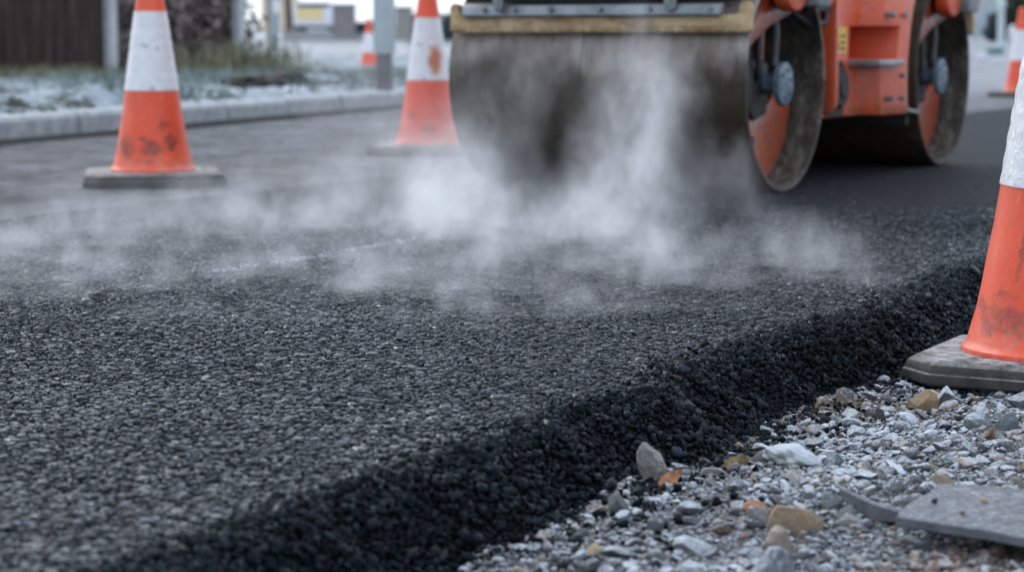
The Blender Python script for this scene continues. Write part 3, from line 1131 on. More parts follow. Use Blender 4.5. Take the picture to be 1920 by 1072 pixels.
def m_orange(name='machine_orange', k=1.0):
    t = NT(name)
    c = t.ramp(t.noise(4, 5, 0.6), [(0.3, (0.52 * k, 0.058 * k, 0.012 * k)), (0.7, (0.64 * k, 0.090 * k, 0.022 * k))])
    d = t.ramp(t.noise(16, 6, 0.75), [(0.50, 0), (0.75, 0.75)])
    c = t.mix(d, c, (0.30, 0.13, 0.075))
    z = t.sep(t.obj())[2]
    tar = t.math('MULTIPLY', t.ramp(t.voronoi(26, t.vmath('MULTIPLY_ADD', t.noise(9, 3, 0.6, color=True), (0.1, 0.1, 0.1), t.obj())), [(0.13, 1), (0.22, 0)]), t.ramp(t.noise(5, 3), [(0.45, 0), (0.6, 0.9)]))
    c = t.mix(tar, c, (0.03, 0.025, 0.022))
    low = t.math('MULTIPLY', t.ramp(z, [(0.20, 0.8), (0.36, 0.0)]), t.ramp(t.noise(22, 5, 0.7), [(0.35, 0.1), (0.65, 1)]))
    c = t.mix(low, c, (0.14, 0.075, 0.05))
    return t.bsdf(c, t.ramp(t.noise(20, 4), [(0.3, 0.32), (0.7, 0.5)]), 0, 0.5, t.bump(t.noise(70, 3), 0.05, 0.002), 0.15)


M_OR = m_orange()
M_DRUM = m_drum()
M_ORD = m_orange('machine_orange_deep', 0.8)  # same orange scaled slightly darker, for the web plates
M_DRUM2 = m_drum('drum_steel_coated', 4.0)
M_RIM = m_rim()
M_BLACK = simple('black_rubber', (0.012, 0.012, 0.013), 0.6, 0, 0.4, 0.3, 20, 0.3)
M_DARK = simple('dark_steel', (0.045, 0.045, 0.048), 0.5, 0.4, 0.5, 0.4, 14, 0.3)
M_GREY = simple('grey_steel', (0.22, 0.24, 0.26), 0.45, 0.5, 0.5, 0.3, 14, 0.2)
M_BLUE = simple('blue_grey_paint', (0.10, 0.145, 0.185), 0.5, 0.1, 0.5, 0.65, 30, 0.4)


def m_scraper():
    t = NT('scraper_cream')
    c = t.ramp(t.noise(5, 5, 0.6), [(0.3, (0.42, 0.29, 0.145)), (0.7, (0.56, 0.43, 0.25))])
    x, y, z = t.sep(t.obj())
    r1 = t.ramp(t.noise(9, 6, 0.75, t.mapping(t.obj(), (1, 1, 2.5))), [(0.45, 0), (0.62, 0.85)])
    c = t.mix(r1, c, (0.20, 0.105, 0.045))
    low = t.math('MULTIPLY', t.ramp(z, [(0.468, 0.9), (0.492, 0)]), t.ramp(t.noise(30, 5, 0.7), [(0.4, 0), (0.6, 1)]))
    c = t.mix(low, c, (0.06, 0.035, 0.02))
    return t.bsdf(c, 0.6, 0, 0.4, t.bump(t.noise(40, 4), 0.2, 0.004))


M_SCR = m_scraper()

f0 = at(1473, 361, 0.0)                       # foot of the near drum's right end
RH = math.atan2(0.447, 0.895) + R(1.4)
AX = Vector((math.cos(RH), -math.sin(RH), 0))
UX = Vector((math.sin(RH), math.cos(RH), 0))
roller = empty('road_roller', (f0.x - 0.5 * AX.x, f0.y - 0.5 * AX.y, 0.0), -RH)
tag(roller, 'orange tandem road roller with open steel drums compacting the hot black asphalt', 'road roller')
WB = 1.585


def drum(yc):
    ro = 0.33
    bm = bmesh.new()
    prof = [(0.313, 0.30), (0.313, 0.485), (0.316, 0.498), (0.320, 0.5), (0.327, 0.499), (ro, 0.493), (ro, 0.25), (ro, 0.0)]
    prof = [(r, h) for r, h in prof]
    full = prof + [(r, -h) for r, h in prof[::-1][1:]]
    lathe(bm, full, 128, 'x', False, (0, 0, 0))
    # closing discs deep inside
    o = fin('drum', bm, M_DRUM if yc == 0 else M_DRUM2, roller, smooth=35)
    me = o.data
    me.materials.append(M_RIM)
    for p in me.polygons:
        r = math.hypot(p.center.y, p.center.z)
        if r < 0.3225:
            p.material_index = 1
    me.transform(Matrix.Translation((0, yc, 0.33)) if yc == 0 else Matrix.Translation((0, 0, 0.33)))
    if yc:
        o.location = (0, yc, 0)
    for sx in (1, -1):
        # orange web plate with a cut-out, set back in the drum
        bm = bmesh.new()
        A0, A1 = R(-150), R(60)
        pts = [(0.311 * math.cos(a), 0.33 + 0.311 * math.sin(a)) for a in np.linspace(R(196), R(344), 40)]
        pts += [(0.20, 0.30), (0.085, 0.245), (-0.02, 0.235), (-0.11, 0.17), (-0.20, 0.20)]
        prism(bm, pts, 'x', sx * 0.385, sx * 0.40)
        fin('web_plate', bm, M_ORD, o, smooth=30, bevel=0.003)
        bm = bmesh.new()
        tube(bm, [(sx * 0.39, -0.02, 0.15), (sx * 0.402, -0.02, 0.15)], 0.016, 12)
        fin('drain_plug', bm, M_BLACK, o, smooth=40)
        bm = bmesh.new()
        lathe(bm, [(0, 0.30 * sx), (0.312, 0.30 * sx), (0.312, 0.305 * sx), (0, 0.305 * sx)], 64, 'x', False, (0, 0, 0.33))
        fin('back_disc', bm, M_BLACK, o)
        # hub cover with bolts
        bm = bmesh.new()
        lathe(bm, [(0, 0.487 * sx), (0.058, 0.487 * sx), (0.0635, 0.484 * sx), (0.0645, 0.480 * sx), (0.0645, 0.468 * sx), (0.03, 0.464 * sx), (0.03, 0.31 * sx), (0, 0.31 * sx)], 40, 'x', False, (0, 0.03, 0.318))
        for k in range(6):
            a = k * math.pi / 3 + 0.3
            lathe(bm, [(0, 0.491 * sx), (0.006, 0.491 * sx), (0.006, 0.484 * sx)], 6, 'x', False, (0, 0.03 + 0.042 * math.cos(a), 0.318 + 0.042 * math.sin(a)))
        fin('hub', bm, M_BLUE, o, smooth=40)
    return o


d1 = drum(0.0)
d2 = drum(WB)


def yoke(yc, back):
    """the fork arm that drops from the frame and carries the drum"""
    for sx in (1, -1):
        # two rounded lugs either side of a steel block
        bm = bmesh.new()
        def lug(y0, y1, zb, x0, x1):
            yc_, hw = (y0 + y1) / 2, (y1 - y0) / 2
            poly = [(y0, 0.72)] + [(yc_ + hw * math.cos(a), zb + hw * 0.6 * math.sin(a)) for a in np.linspace(math.pi, 2 * math.pi, 12)] + [(y1, 0.72)]
            prism(bm, [(p[0] + yc, p[1]) for p in poly], 'x', sx * x0, sx * x1)
        lug(-0.115, 0.04, 0.575, 0.492, 0.545)
        fin('yoke', bm, M_OR, roller, smooth=40, bevel=0.012)
        bm = bmesh.new()
        lug(0.165, 0.30, 0.59, 0.492, 0.545)
        fin('yoke', bm, M_OR, roller, smooth=40, bevel=0.012)
        bm = bmesh.new()
        box(bm, (min(sx * 0.50, sx * 0.575), yc + 0.05, 0.545), (max(sx * 0.50, sx * 0.575), yc + 0.16, 0.75))
        fin('yoke_block', bm, M_GREY, roller, smooth=40, bevel=0.006)
        # lower curved flange following the rim
        bm = bmesh.new()
        rr = 0.285
        pts = [(yc + p_, q_) for p_, q_ in ((-0.05, 0.628), (0.16, 0.615), (0.215, 0.585), (0.19, 0.555), (0.08, 0.52), (-0.08, 0.485), (-0.20, 0.44), (-0.265, 0.41), (-0.25, 0.45), (-0.17, 0.53))]
        prism(bm, pts, 'x', sx * 0.415, sx * 0.475)
        fin('yoke_flange', bm, simple_or_dark, roller, smooth=40, bevel=0.006)
        # carrier arm down to the hub
        bm = bmesh.new()
        prism(bm, [(yc - 0.085, 0.53), (yc - 0.055, 0.34), (yc - 0.05, 0.26), (yc + 0.035, 0.26), (yc + 0.03, 0.36), (yc + 0.05, 0.53)], 'x', sx * 0.352, sx * 0.40)
        prism(bm, [(yc - 0.11, 0.38), (yc - 0.13, 0.27), (yc - 0.05, 0.21), (yc + 0.05, 0.23), (yc + 0.05, 0.38)], 'x', sx * 0.36, sx * 0.42)
        fin('drum_carrier', bm, M_DARK, roller, smooth=40, bevel=0.006)
        bm = bmesh.new()
        prism(bm, [(yc - 0.035, 0.50), (yc - 0.02, 0.385), (yc + 0.005, 0.385), (yc + 0.01, 0.50)], 'x', sx * 0.405, sx * 0.425)
        fin('carrier_rib', bm, M_OR, roller, smooth=40, bevel=0.004)
        bm = bmesh.new()
        tube(bm, [(sx * 0.44, yc + 0.03, 0.56), (sx * 0.455, yc + 0.02, 0.47), (sx * 0.455, yc + 0.005, 0.37)], 0.012, 10)
        tube(bm, [(sx * 0.43, yc - 0.05, 0.50), (sx * 0.44, yc - 0.075, 0.40), (sx * 0.43, yc - 0.05, 0.33)], 0.011, 10)
        fin('hydraulic_hose', bm, M_DARK, roller, smooth=40)


simple_or_dark = m_orange('machine_orange_dark', 0.30)  # much darker copy of the machine orange, for the yoke flanges
yoke(0.0, -1)
yoke(WB, 1)


def scraper(yc, sgn):
    bm = bmesh.new()
    yb = yc + sgn * 0.318
    # bar with a raised end piece at either side
    prof = [(-0.485, 0.468), (0.507, 0.468), (0.514, 0.475), (0.514, 0.545), (0.504, 0.556), (0.484, 0.552), (0.474, 0.518), (-0.452, 0.518), (-0.462, 0.552), (-0.482, 0.556), (-0.492, 0.545), (-0.492, 0.475)]
    prism(bm, prof, 'y', yb - 0.014, yb + 0.014)
    s = fin('scraper_bar', bm, M_SCR, roller, smooth=40, bevel=0.004)
    bm = bmesh.new()
    prism(bm, [(yb + sgn * 0.000, 0.5195), (yb + sgn * 0.034, 0.514), (yb + sgn * 0.037, 0.520), (yb + sgn * 0.030, 0.548), (yb + sgn * 0.000, 0.552)], 'x', -0.435, 0.43)
    cl = fin('clamp_rail', bm, M_GREY, s, smooth=40, bevel=0.003)
    for x in (-0.35, -0.24, -0.11, 0.06, 0.215, 0.40):
        bm = bmesh.new()
        c = (x, 0, 0.535)
        lathe(bm, [(0, yb + sgn * 0.046), (0.008, yb + sgn * 0.046), (0.009, yb + sgn * 0.044), (0.009, yb + sgn * 0.03)], 6, 'y', False, c)
        fin('bolt', bm, M_GREY, cl, smooth=30)
    for x in (-0.29, 0.285):
        bm = bmesh.new()
        prism(bm, [(x - 0.018, 0.64), (x - 0.018, 0.545), (x - 0.010, 0.528), (x + 0.010, 0.528), (x + 0.018, 0.545), (x + 0.018, 0.64)], 'y', yb + sgn * 0.0385, yb + sgn * 0.056)
        fin('hanger', bm, M_GREY, s, smooth=40, bevel=0.003)
    bm = bmesh.new()
    prism(bm, [(-0.46, 0.556), (0.46, 0.556), (0.46, 0.62), (-0.46, 0.62)], 'y', yb - sgn * 0.05, yb - sgn * 0.03)
    fin('spray_bar', bm, M_BLACK, roller, smooth=40, bevel=0.004)


scraper(0.0, -1)
scraper(WB, 1)

# chassis: side panels with foot recess, floor, hood
def arch(z, yc, r, sgn):
    h = z - 0.33
    return yc - sgn * math.sqrt(max(r * r - h * h, 0.03 ** 2))


def side_panel(sx):
    bm = bmesh.new()
    zs = [0.20, 0.24, 0.30, 0.345, 0.386, 0.492, 0.56, 0.63, 0.72, 0.80]
    uf = [0.0, 0.09, 0.30, 0.45, 0.52, 0.60, 0.66, 0.86, 0.93, 1.0]

    def P(u, z):
        y0 = max(0.485, arch(z, 0, 0.40, -1)) if z > 0.5 else 0.485
        y0 = 0.485
        y1 = arch(z, WB, 0.495, 1)
        y = y0 + (y1 - y0) * u
        x = 0.425 if u <= 0.60 else 0.492 + 0.03 * (u - 0.66) / 0.34
        return Vector((sx * x, y, z))
    out = {}
    inn = {}
    def pocket(i, j):
        return uf[i] >= 0.44 and uf[i + 1] <= 0.87 and zs[j] >= 0.385 and zs[j + 1] <= 0.493
    g = [[bm.verts.new(P(u, z)) for z in zs] for u in uf]
    back = {}
    def B(i, j):
        if (i, j) not in back:
            q = P(uf[i], zs[j])
            q.x = sx * 0.36
            back[(i, j)] = bm.verts.new(q)
        return back[(i, j)]
    def D(i, j):
        q = P(uf[i], zs[j])
        q.x = sx * 0.335
        q.z += 0.0
        if (i, j) not in inn:
            inn[(i, j)] = bm.verts.new(q)
        return inn[(i, j)]
    nu, nz = len(uf), len(zs)
    for i in range(nu - 1):
        for j in range(nz - 1):
            if pocket(i, j):
                bm.faces.new((D(i, j), D(i + 1, j), D(i + 1, j + 1), D(i, j + 1)))
                for (a, b), (c, d), (oi, oj) in (((i, j), (i + 1, j), (i, j - 1)), ((i + 1, j), (i + 1, j + 1), (i + 1, j)), ((i, j + 1), (i + 1, j + 1), (i, j + 1)), ((i, j), (i, j + 1), (i - 1, j))):
                    if not pocket(oi, oj):
                        bm.faces.new((g[a][b], g[c][d], D(c, d), D(a, b)))
            else:
                bm.faces.new((g[i][j], g[i + 1][j], g[i + 1][j + 1], g[i][j + 1]))
    for i in range(nu - 1):
        for j in (0, nz - 1):
            bm.faces.new((g[i][j], g[i + 1][j], B(i + 1, j), B(i, j)))
    for j in range(nz - 1):
        for i in (0, nu - 1):
            bm.faces.new((g[i][j], g[i][j + 1], B(i, j + 1), B(i, j)))
    o = fin('side_panel', bm, M_OR, roller, smooth=28, bevel=0.005)
    bm = bmesh.new()
    ya, yb_ = P(0.44, 0.38).y, P(0.87, 0.38).y
    prism(bm, [(min(sx * 0.40, sx * 0.535), ya), (max(sx * 0.40, sx * 0.535), ya), (max(sx * 0.40, sx * 0.535), yb_), (min(sx * 0.40, sx * 0.535), yb_)], 'z', 0.362, 0.3835)
    fin('step', bm, M_GREY, o, smooth=40, bevel=0.004)
    return o


sp_r = side_panel(1)
sp_l = side_panel(-1)
# decal on the right panel
bm = bmesh.new()
prism(bm, [(0.60, 0.405), (0.725, 0.405), (0.725, 0.487), (0.60, 0.487)], 'x', 0.4255, 0.4285)
M_YEL = simple('decal_yellow', (0.62, 0.42, 0.035), 0.5, 0, 0.4, 0.15, 30)
dec = fin('warning_decal', bm, M_YEL, sp_r)
bm = bmesh.new()
prism(bm, [(0.612, 0.452), (0.662, 0.452), (0.637, 0.483)], 'x', 0.4285, 0.4292)
lathe(bm, [(0.013, 0.4285), (0.013, 0.4293), (0.022, 0.4293), (0.022, 0.4285)], 20, 'x', False, (0, 0.637, 0.428))
for k in range(3):
    box(bm, (0.4285, 0.675, 0.415 + 0.02 * k), (0.4292, 0.71, 0.424 + 0.02 * k))
fin('decal_symbols', bm, M_BLACK, dec)
# rubber mount beside the decal
bm = bmesh.new()
lathe(bm, [(0, 0.455), (0.030, 0.455), (0.034, 0.450), (0.060, 0.448), (0.066, 0.44), (0.066, 0.40), (0, 0.40)], 32, 'x', False, (0, 0.645, 0.295))
fin('rubber_mount', bm, M_BLACK, sp_r, smooth=40)
bm = bmesh.new()
prism(bm, [(0.54, 0.205), (0.705, 0.205), (0.725, 0.35), (0.69, 0.382), (0.56, 0.38), (0.54, 0.36)], 'x', 0.426, 0.429)
fin('mount_plate', bm, M_BLACK, sp_r, bevel=0.001)

for yb_, zb_ in ((1.045, 0.255), (1.045, 0.33), (1.06, 0.53), (0.93, 0.53), (0.93, 0.255)):
    bm = bmesh.new()
    lathe(bm, [(0, 0.527), (0.009, 0.527), (0.010, 0.524), (0.010, 0.495)], 6, 'x', False, (0, yb_, zb_))
    fin('bolt', bm, M_GREY, sp_r, smooth=30)
# hydraulic hoses looping between frame and near drum
for k, (za, zb_) in enumerate(((0.60, 0.50), (0.64, 0.545))):
    bm = bmesh.new()
    tube(bm, [(0.46 + 0.012 * k, 0.455, za), (0.475 + 0.012 * k, 0.38, zb_), (0.47, 0.27, zb_ - 0.01), (0.45, 0.16, zb_ + 0.03), (0.44, 0.10, 0.62)], 0.0115, 10)
    fin('hydraulic_hose', bm, M_BLACK, roller, smooth=60)

# frame front plate between the drums (its edge shows right of the near drum)
bm = bmesh.new()
prism(bm, [(-0.47, 0.215), (0.47, 0.215), (0.49, 0.24), (0.49, 0.80), (-0.49, 0.80), (-0.49, 0.24)], 'y', 0.455, 0.482)
fin('frame_plate', bm, M_OR, roller, smooth=40, bevel=0.006)
# small round maker's mark sticker on its right edge
bm = bmesh.new()
prism(bm, [(0.435, 0.545), (0.475, 0.545), (0.475, 0.595), (0.435, 0.595)], 'y', 0.4515, 0.4545)
st = fin('sticker', bm, simple('sticker_violet', (0.22, 0.06, 0.12), 0.4), roller)
bm = bmesh.new()
lathe(bm, [(0.007, 0.4512), (0.007, 0.4505), (0.014, 0.4505), (0.014, 0.4512)], 18, 'y', False, (0.455, 0, 0.57))
fin('sticker_ring', bm, simple('sticker_pale', (0.45, 0.35, 0.5), 0.4), st)
# underside and floor
bm = bmesh.new()
box(bm, (-0.32, 0.50, 0.24), (0.32, 1.20, 0.78))
fin('engine_bay', bm, M_BLACK, roller, bevel=0.01)
# scraper bracket in front of the rear drum
bm = bmesh.new()
tube(bm, [(0.49, 1.17, 0.215), (0.50, 1.19, 0.205), (0.50, 1.27, 0.200), (0.49, 1.31, 0.185), (0.47, 1.335, 0.15)], 0.008, 10)
fin('scraper_bracket', bm, M_GREY, roller, smooth=50)
bm = bmesh.new()
box(bm, (-0.46, 1.20, 0.155), (0.485, 1.222, 0.205))
fin('rear_scraper', bm, M_BLACK, roller, bevel=0.004)
# upper frame over each drum, hood, operator place: above the picture
bm = bmesh.new()
prism(bm, [(-0.40, 0.66), (0.46, 0.66), (0.46, 0.98), (-0.25, 0.98), (-0.42, 0.86)], 'x', -0.50, 0.50)
fin('hood', bm, M_OR, roller, smooth=40, bevel=0.03, seg=3)
bm = bmesh.new()
prism(bm, [(1.30, 0.66), (WB + 0.40, 0.66), (WB + 0.44, 0.82), (WB + 0.30, 0.95), (1.24, 0.95)], 'x', -0.50, 0.50)
fin('rear_hood', bm, M_OR, roller, smooth=40, bevel=0.03, seg=3)
bm = bmesh.new()
box(bm, (-0.49, 0.49, 0.802), (0.49, 1.23, 0.83))
fin('floor_plate', bm, M_DARK, roller, bevel=0.004)
bm = bmesh.new()
prism(bm, [(0.90, 0.95), (1.28, 0.93), (1.30, 1.0), (0.92, 1.03)], 'x', -0.24, 0.24)
prism(bm, [(1.24, 1.0), (1.32, 1.0), (1.40, 1.40), (1.34, 1.41)], 'x', -0.23, 0.23)
box(bm, (-0.15, 1.0, 0.83), (0.15, 1.24, 0.95))
fin('seat', bm, M_BLACK, roller, smooth=40, bevel=0.02, seg=3)
bm = bmesh.new()
tube(bm, [(0, 0.56, 0.83), (0, 0.62, 1.12)], 0.03)
lathe(bm, [(0.17, -0.012), (0.182, 0.0), (0.17, 0.012), (0.158, 0.0)], 32, 'z', True, (0, 0.64, 1.13))
box(bm, (-0.165, 0.63, 1.122), (0.165, 0.65, 1.134))
fin('steering_wheel', bm, M_BLACK, roller, smooth=40)
bm = bmesh.new()
tube(bm, [(-0.42, 1.38, 0.95), (-0.42, 1.38, 1.85), (-0.36, 1.38, 1.92), (0.36, 1.38, 1.92), (0.42, 1.38, 1.85), (0.42, 1.38, 0.95)], 0.03, 12)
fin('roll_bar', bm, M_BLACK, roller, smooth=60)
# the drums reach a little less far to the left of the frame's middle
for o in roller.children_recursive:
    for vtx in o.data.vertices:
        if vtx.co.x < 0:
            vtx.co.x *= 0.915

# ------------------------------------------------------------------ kerb, verge, fence, background
def m_concrete(name, a, b, frost=0.5):
    t = NT(name)
    p = t.pos()
    c = t.ramp(t.noise(14, 6, 0.7, p), [(0.3, a), (0.7, b)])
    up = t.math('MAXIMUM', t.sep(t.normal())[2], 0.0)
    c = t.mix(t.math('MULTIPLY', up, t.ramp(t.noise(9, 5, 0.7, p), [(0.3, 0.2 * frost), (0.65, 1.6 * frost)])), c, (0.55, 0.60, 0.64))
    st = t.ramp(t.noise(6, 5, 0.7, t.mapping(p, (1, 1, 0.3))), [(0.5, 0), (0.75, 0.5)])
    c = t.mix(st, c, tuple(x * 0.45 for x in a))
    return t.bsdf(c, 0.8, 0, 0.3, t.bump(t.noise(60, 4, 0.7, p), 0.4, 0.006))


M_KERB = m_concrete('kerb_concrete', (0.19, 0.205, 0.21), (0.40, 0.415, 0.42))
kr = np.random.default_rng(4)
bm = bmesh.new()
t_ = -12.0
bounds = []
while t_ < 26:
    ln = 0.915 * 1.0
    bounds.append((t_, t_ + ln))
    t_ += ln
ang = math.atan2(KD.y, KD.x)
for a, b in bounds:
    dz, dn = kr.normal(0, 0.004), kr.normal(0, 0.004)
    g_ = 0.011
    q = bmesh.new()
    # profile across: n distance from road face (to the verge), z
    prof = [(0.0 + dn, -0.16), (0.0 + dn, 0.075 + dz), (0.018 + dn, 0.098 + dz), (0.13 + dn, 0.10 + dz), (0.13 + dn, -0.16)]
    y_ = (KP + KD * (a + b) / 2).y
    lift = float(rise(y_))
    v0 = [bm.verts.new((*(KP + KD * (a + g_) + KN * n_), z_ + lift)) for n_, z_ in prof]
    v1 = [bm.verts.new((*(KP + KD * (b - g_) + KN * n_), z_ + lift)) for n_, z_ in prof]
    bm.faces.new(v0)
    bm.faces.new(v1)
    for i in range(5):
        bm.faces.new((v0[i], v0[(i + 1) % 5], v1[(i + 1) % 5], v1[i]))
    q.free()
tag(fin('kerb', bm, M_KERB, bevel=0.006), kind='structure')

# dark gutter dirt along the kerb foot
bm = bmesh.new()
ts = np.linspace(-12, 24, 260)
rows = []
for s in ts:
    k = KP + KD * s
    wd = 0.07 + 0.05 * float(vnoise(s * 2.3, 0.7)) + 0.03 * float(vnoise(s * 9, 5.7))
    lf_ = float(rise(k.y))
    rows.append([bm.verts.new((*(k - KN * 0.0), HO + 0.020 + lf_)), bm.verts.new((*(k - KN * max(0.02, wd)), HO + 0.004 + lf_))])
for A, B in zip(rows, rows[1:]):
    bm.faces.new((A[0], A[1], B[1], B[0]))
tag(fin('gutter_dirt', bm, simple('gutter_soil', (0.045, 0.043, 0.042), 0.9, 0, 0.2, 0.4, 30, 0.6), smooth=60), kind='structure')


# verge
def verge():
    ts = np.arange(-10, 24, 0.05)
    ns = np.concatenate([np.arange(0.132, 2.6, 0.05), np.linspace(2.7, 30, 26)])
    T, N_ = np.meshgrid(ts, ns, indexing='ij')
    X = KP.x + KD.x * T + KN.x * N_
    Y = KP.y + KD.y * T + KN.y * N_
    lump = 0.12 * np.abs(fbm(X, Y, 2.1, 4)) + 0.06 * fbm(X, Y, 6.5, 3)
    fade = sstep(0.13, 0.35, N_)
    Z = 0.085 + 0.03 * fade + lump * fade * (1 - 0.75 * sstep(2.5, 5.0, T)) + rise(Y)
    co = np.stack([X, Y, Z], -1).reshape(-1, 3)
    n, m = X.shape
    i = np.arange(n * m).reshape(n, m)
    a, b, c, d = i[:-1, :-1].ravel(), i[:-1, 1:].ravel(), i[1:, 1:].ravel(), i[1:, :-1].ravel()
    tris = np.concatenate([np.stack([a, c, b], 1), np.stack([a, d, c], 1)])
    o = big_mesh('verge', co, tris, m_verge())
    if sum(p.normal.z for p in o.data.polygons[:80]) < 0:
        o.data.flip_normals()
    return tag(o, kind='structure')


verge()


def soil_heap(px, py, d, wx, wy, h, label, dark=True, name='soil_heap', cat='soil heap'):
    q = atd(px, py, d)
    r = np.random.default_rng(int(px))
    v, f = ico(4)
    v = v.copy()
    a = fbm(v[:, 0] * 2 + px, v[:, 1] * 2 + v[:, 2], 1.4, 4)
    v *= (1 + 0.5 * a)[:, None]
    v *= np.array([wx, wy, h])
    cc = (0.045, 0.038, 0.034) if dark else (0.30, 0.32, 0.34)
    o = big_mesh(name, v, f, M_ROCK_BARE if dark else M_ROCK_WHITE, np.tile(np.array([*cc, 0.4 if dark else 1.0]), (len(v), 1)))
    o.location = (q.x, q.y, q.z)
    tag(o, label, cat)


soil_heap(538, 158, 15.5, 0.15, 0.2, 0.09, 'pointed heap of dark dug soil on the verge')
soil_heap(475, 158, 15.2, 0.22, 0.2, 0.06, 'low black heap of soil left of the pointed one')
soil_heap(600, 166, 15.8, 0.20, 0.15, 0.05, 'brownish heap of soil between the white lump and the post')
soil_heap(545, 178, 14.2, 0.13, 0.14, 0.05, 'frost white lump of rubble in front of the soil heaps', False, 'rubble_lump', 'rubble')

# fence: dark close boards between concrete posts, then a brown winter hedge
P1 = atd(207, 138, 20.5)
P2 = atd(449, 131, 22.0)
P3 = atd(508, 126, 22.4)
M_POST = m_concrete('post_concrete', (0.36, 0.39, 0.39), (0.50, 0.53, 0.53), 0.1)
FD = Vector((P2.x - P1.x, P2.y - P1.y)).normalized()
fa = math.atan2(FD.y, FD.x)


def post(p, w_, label, h=2.0):
    bm = bmesh.new()
    box(bm, (-w_ / 2, -w_ / 2, -0.25), (w_ / 2, w_ / 2, h - 0.03))
    vs_ = box(bm, (-w_ / 2 + 0.012, -w_ / 2 + 0.012, h - 0.03), (w_ / 2 - 0.012, w_ / 2 - 0.012, h))
    o = fin('fence_post', bm, M_POST, bevel=0.006)
    o.location = p
    o.rotation_euler = (0, 0, fa)
    return tag(o, label, 'fence post')


post(P1, 0.11, 'pale concrete post at the end of the dark board fence')
post(P2, 0.10, 'pale concrete post standing in front of the brown hedge')
post(P3, 0.05, 'thin pale post at the right end of the brown hedge')


def m_boards():
    t = NT('fence_boards')
    v = t.obj()
    n_ = t.noise(5, 5, 0.7, t.mapping(v, (7, 7, 0.5)))
    c = t.ramp(n_, [(0.3, (0.014, 0.009, 0.007)), (0.55, (0.040, 0.027, 0.022)), (0.78, (0.13, 0.10, 0.088))])
    return t.bsdf(c, 0.8, 0, 0.25, t.bump(n_, 0.4, 0.01))


fence = empty('board_fence', (P1.x, P1.y, P1.z), fa)
tag(fence, 'dark brown close board timber fence behind the frosty verge at left', 'fence')
bm = bmesh.new()
x = -0.06
i = 0
while x > -5.2:
    wd = 0.155
    dz = kr.normal(0, 0.008)
    yy = kr.normal(0, 0.003)
    prism(bm, [(x - wd - 0.012, 0.0 + yy), (x, 0.012 + yy), (x, 0.024 + yy), (x - wd - 0.012, 0.012 + yy)], 'z', 0.02 + dz, 1.85 + dz)
    x -= wd
    i += 1
fin('boards', bm, m_boards(), fence, bevel=0.002, seg=1)
bm = bmesh.new()
for z in (0.30, 0.95, 1.55):
    box(bm, (-5.2, 0.028, z), (-0.06, 0.07, z + 0.09))
fin('rails', bm, m_boards(), fence, bevel=0.003)


def leaf_cloud(name, n, fn, size, m, parent=None, seed=1):
    r = np.random.default_rng(seed)
    C = fn(r, n)
    a = r.normal(size=(n, 3))
    a /= np.linalg.norm(a, axis=1, keepdims=True)
    b = np.cross(a, r.normal(size=(n, 3)))
    b /= np.linalg.norm(b, axis=1, keepdims=True)
    s = size * r.uniform(0.5, 1.4, (n, 1))
    v = np.stack([C - a * s, C + b * s * 0.5, C + a * s, C - b * s * 0.5], 1).reshape(-1, 3)
    i = np.arange(n)[:, None] * 4
    f = np.concatenate([i + np.array([[0, 1, 2]]), i + np.array([[0, 2, 3]])])
    k = np.repeat(r.uniform(0, 1, n), 4)[:, None]
    return_col = np.concatenate([k, k, k, np.ones_like(k)], 1)
    o = big_mesh(name, v, f, m, return_col, smooth=False)
    if parent is not None:
        o.parent = parent
    return o


def m_leaf(name, a, b):
    t = NT(name)
    k = t.attr('Col').outputs['Color']
    return t.bsdf(t.ramp(k, [(0.0, a), (1.0, b)]), 0.7, 0, 0.25)


M_HEDGE = m_leaf('hedge_brown', (0.11, 0.088, 0.082), (0.34, 0.28, 0.255))
M_GRASS = m_leaf('grass_green', (0.12, 0.115, 0.070), (0.34, 0.33, 0.21))
M_FGRASS = m_leaf('grass_frosted', (0.05, 0.075, 0.055), (0.30, 0.36, 0.36))
M_DKGREEN = m_leaf('evergreen', (0.012, 0.022, 0.013), (0.05, 0.075, 0.045))
M_TWIG = simple('twigs', (0.05, 0.038, 0.03), 0.85)

hedge = empty('hedge', (P1.x, P1.y, P1.z), fa)
tag(hedge, 'brown leafless winter hedge right of the dark board fence', 'hedge')
HL = (P3 - P1).length


def hedge_fn(r, n):
    x = r.uniform(0.12, HL - 0.05, n)
    y = r.normal(0.40, 0.15, n)
    z = r.uniform(0.0, 1.75, n) + 0.15 * np.sin(x * 7)
    return np.stack([x, y, z], 1)


leaf_cloud('foliage', 16000, hedge_fn, 0.055, M_HEDGE, hedge, 3)
bm = bmesh.new()
for i in range(120):
    x0, y0 = random.uniform(0.15, HL - 0.08), random.gauss(0.42, 0.08)
    tube(bm, [(x0, y0, -0.1), (x0 + random.gauss(0, .06), y0 + random.gauss(0, .05), 0.8), (x0 + random.gauss(0, .12), y0 + random.gauss(0, .08), 1.75)], [0.014, 0.010, 0.004], 5)
fin('stems', bm, M_TWIG, hedge)


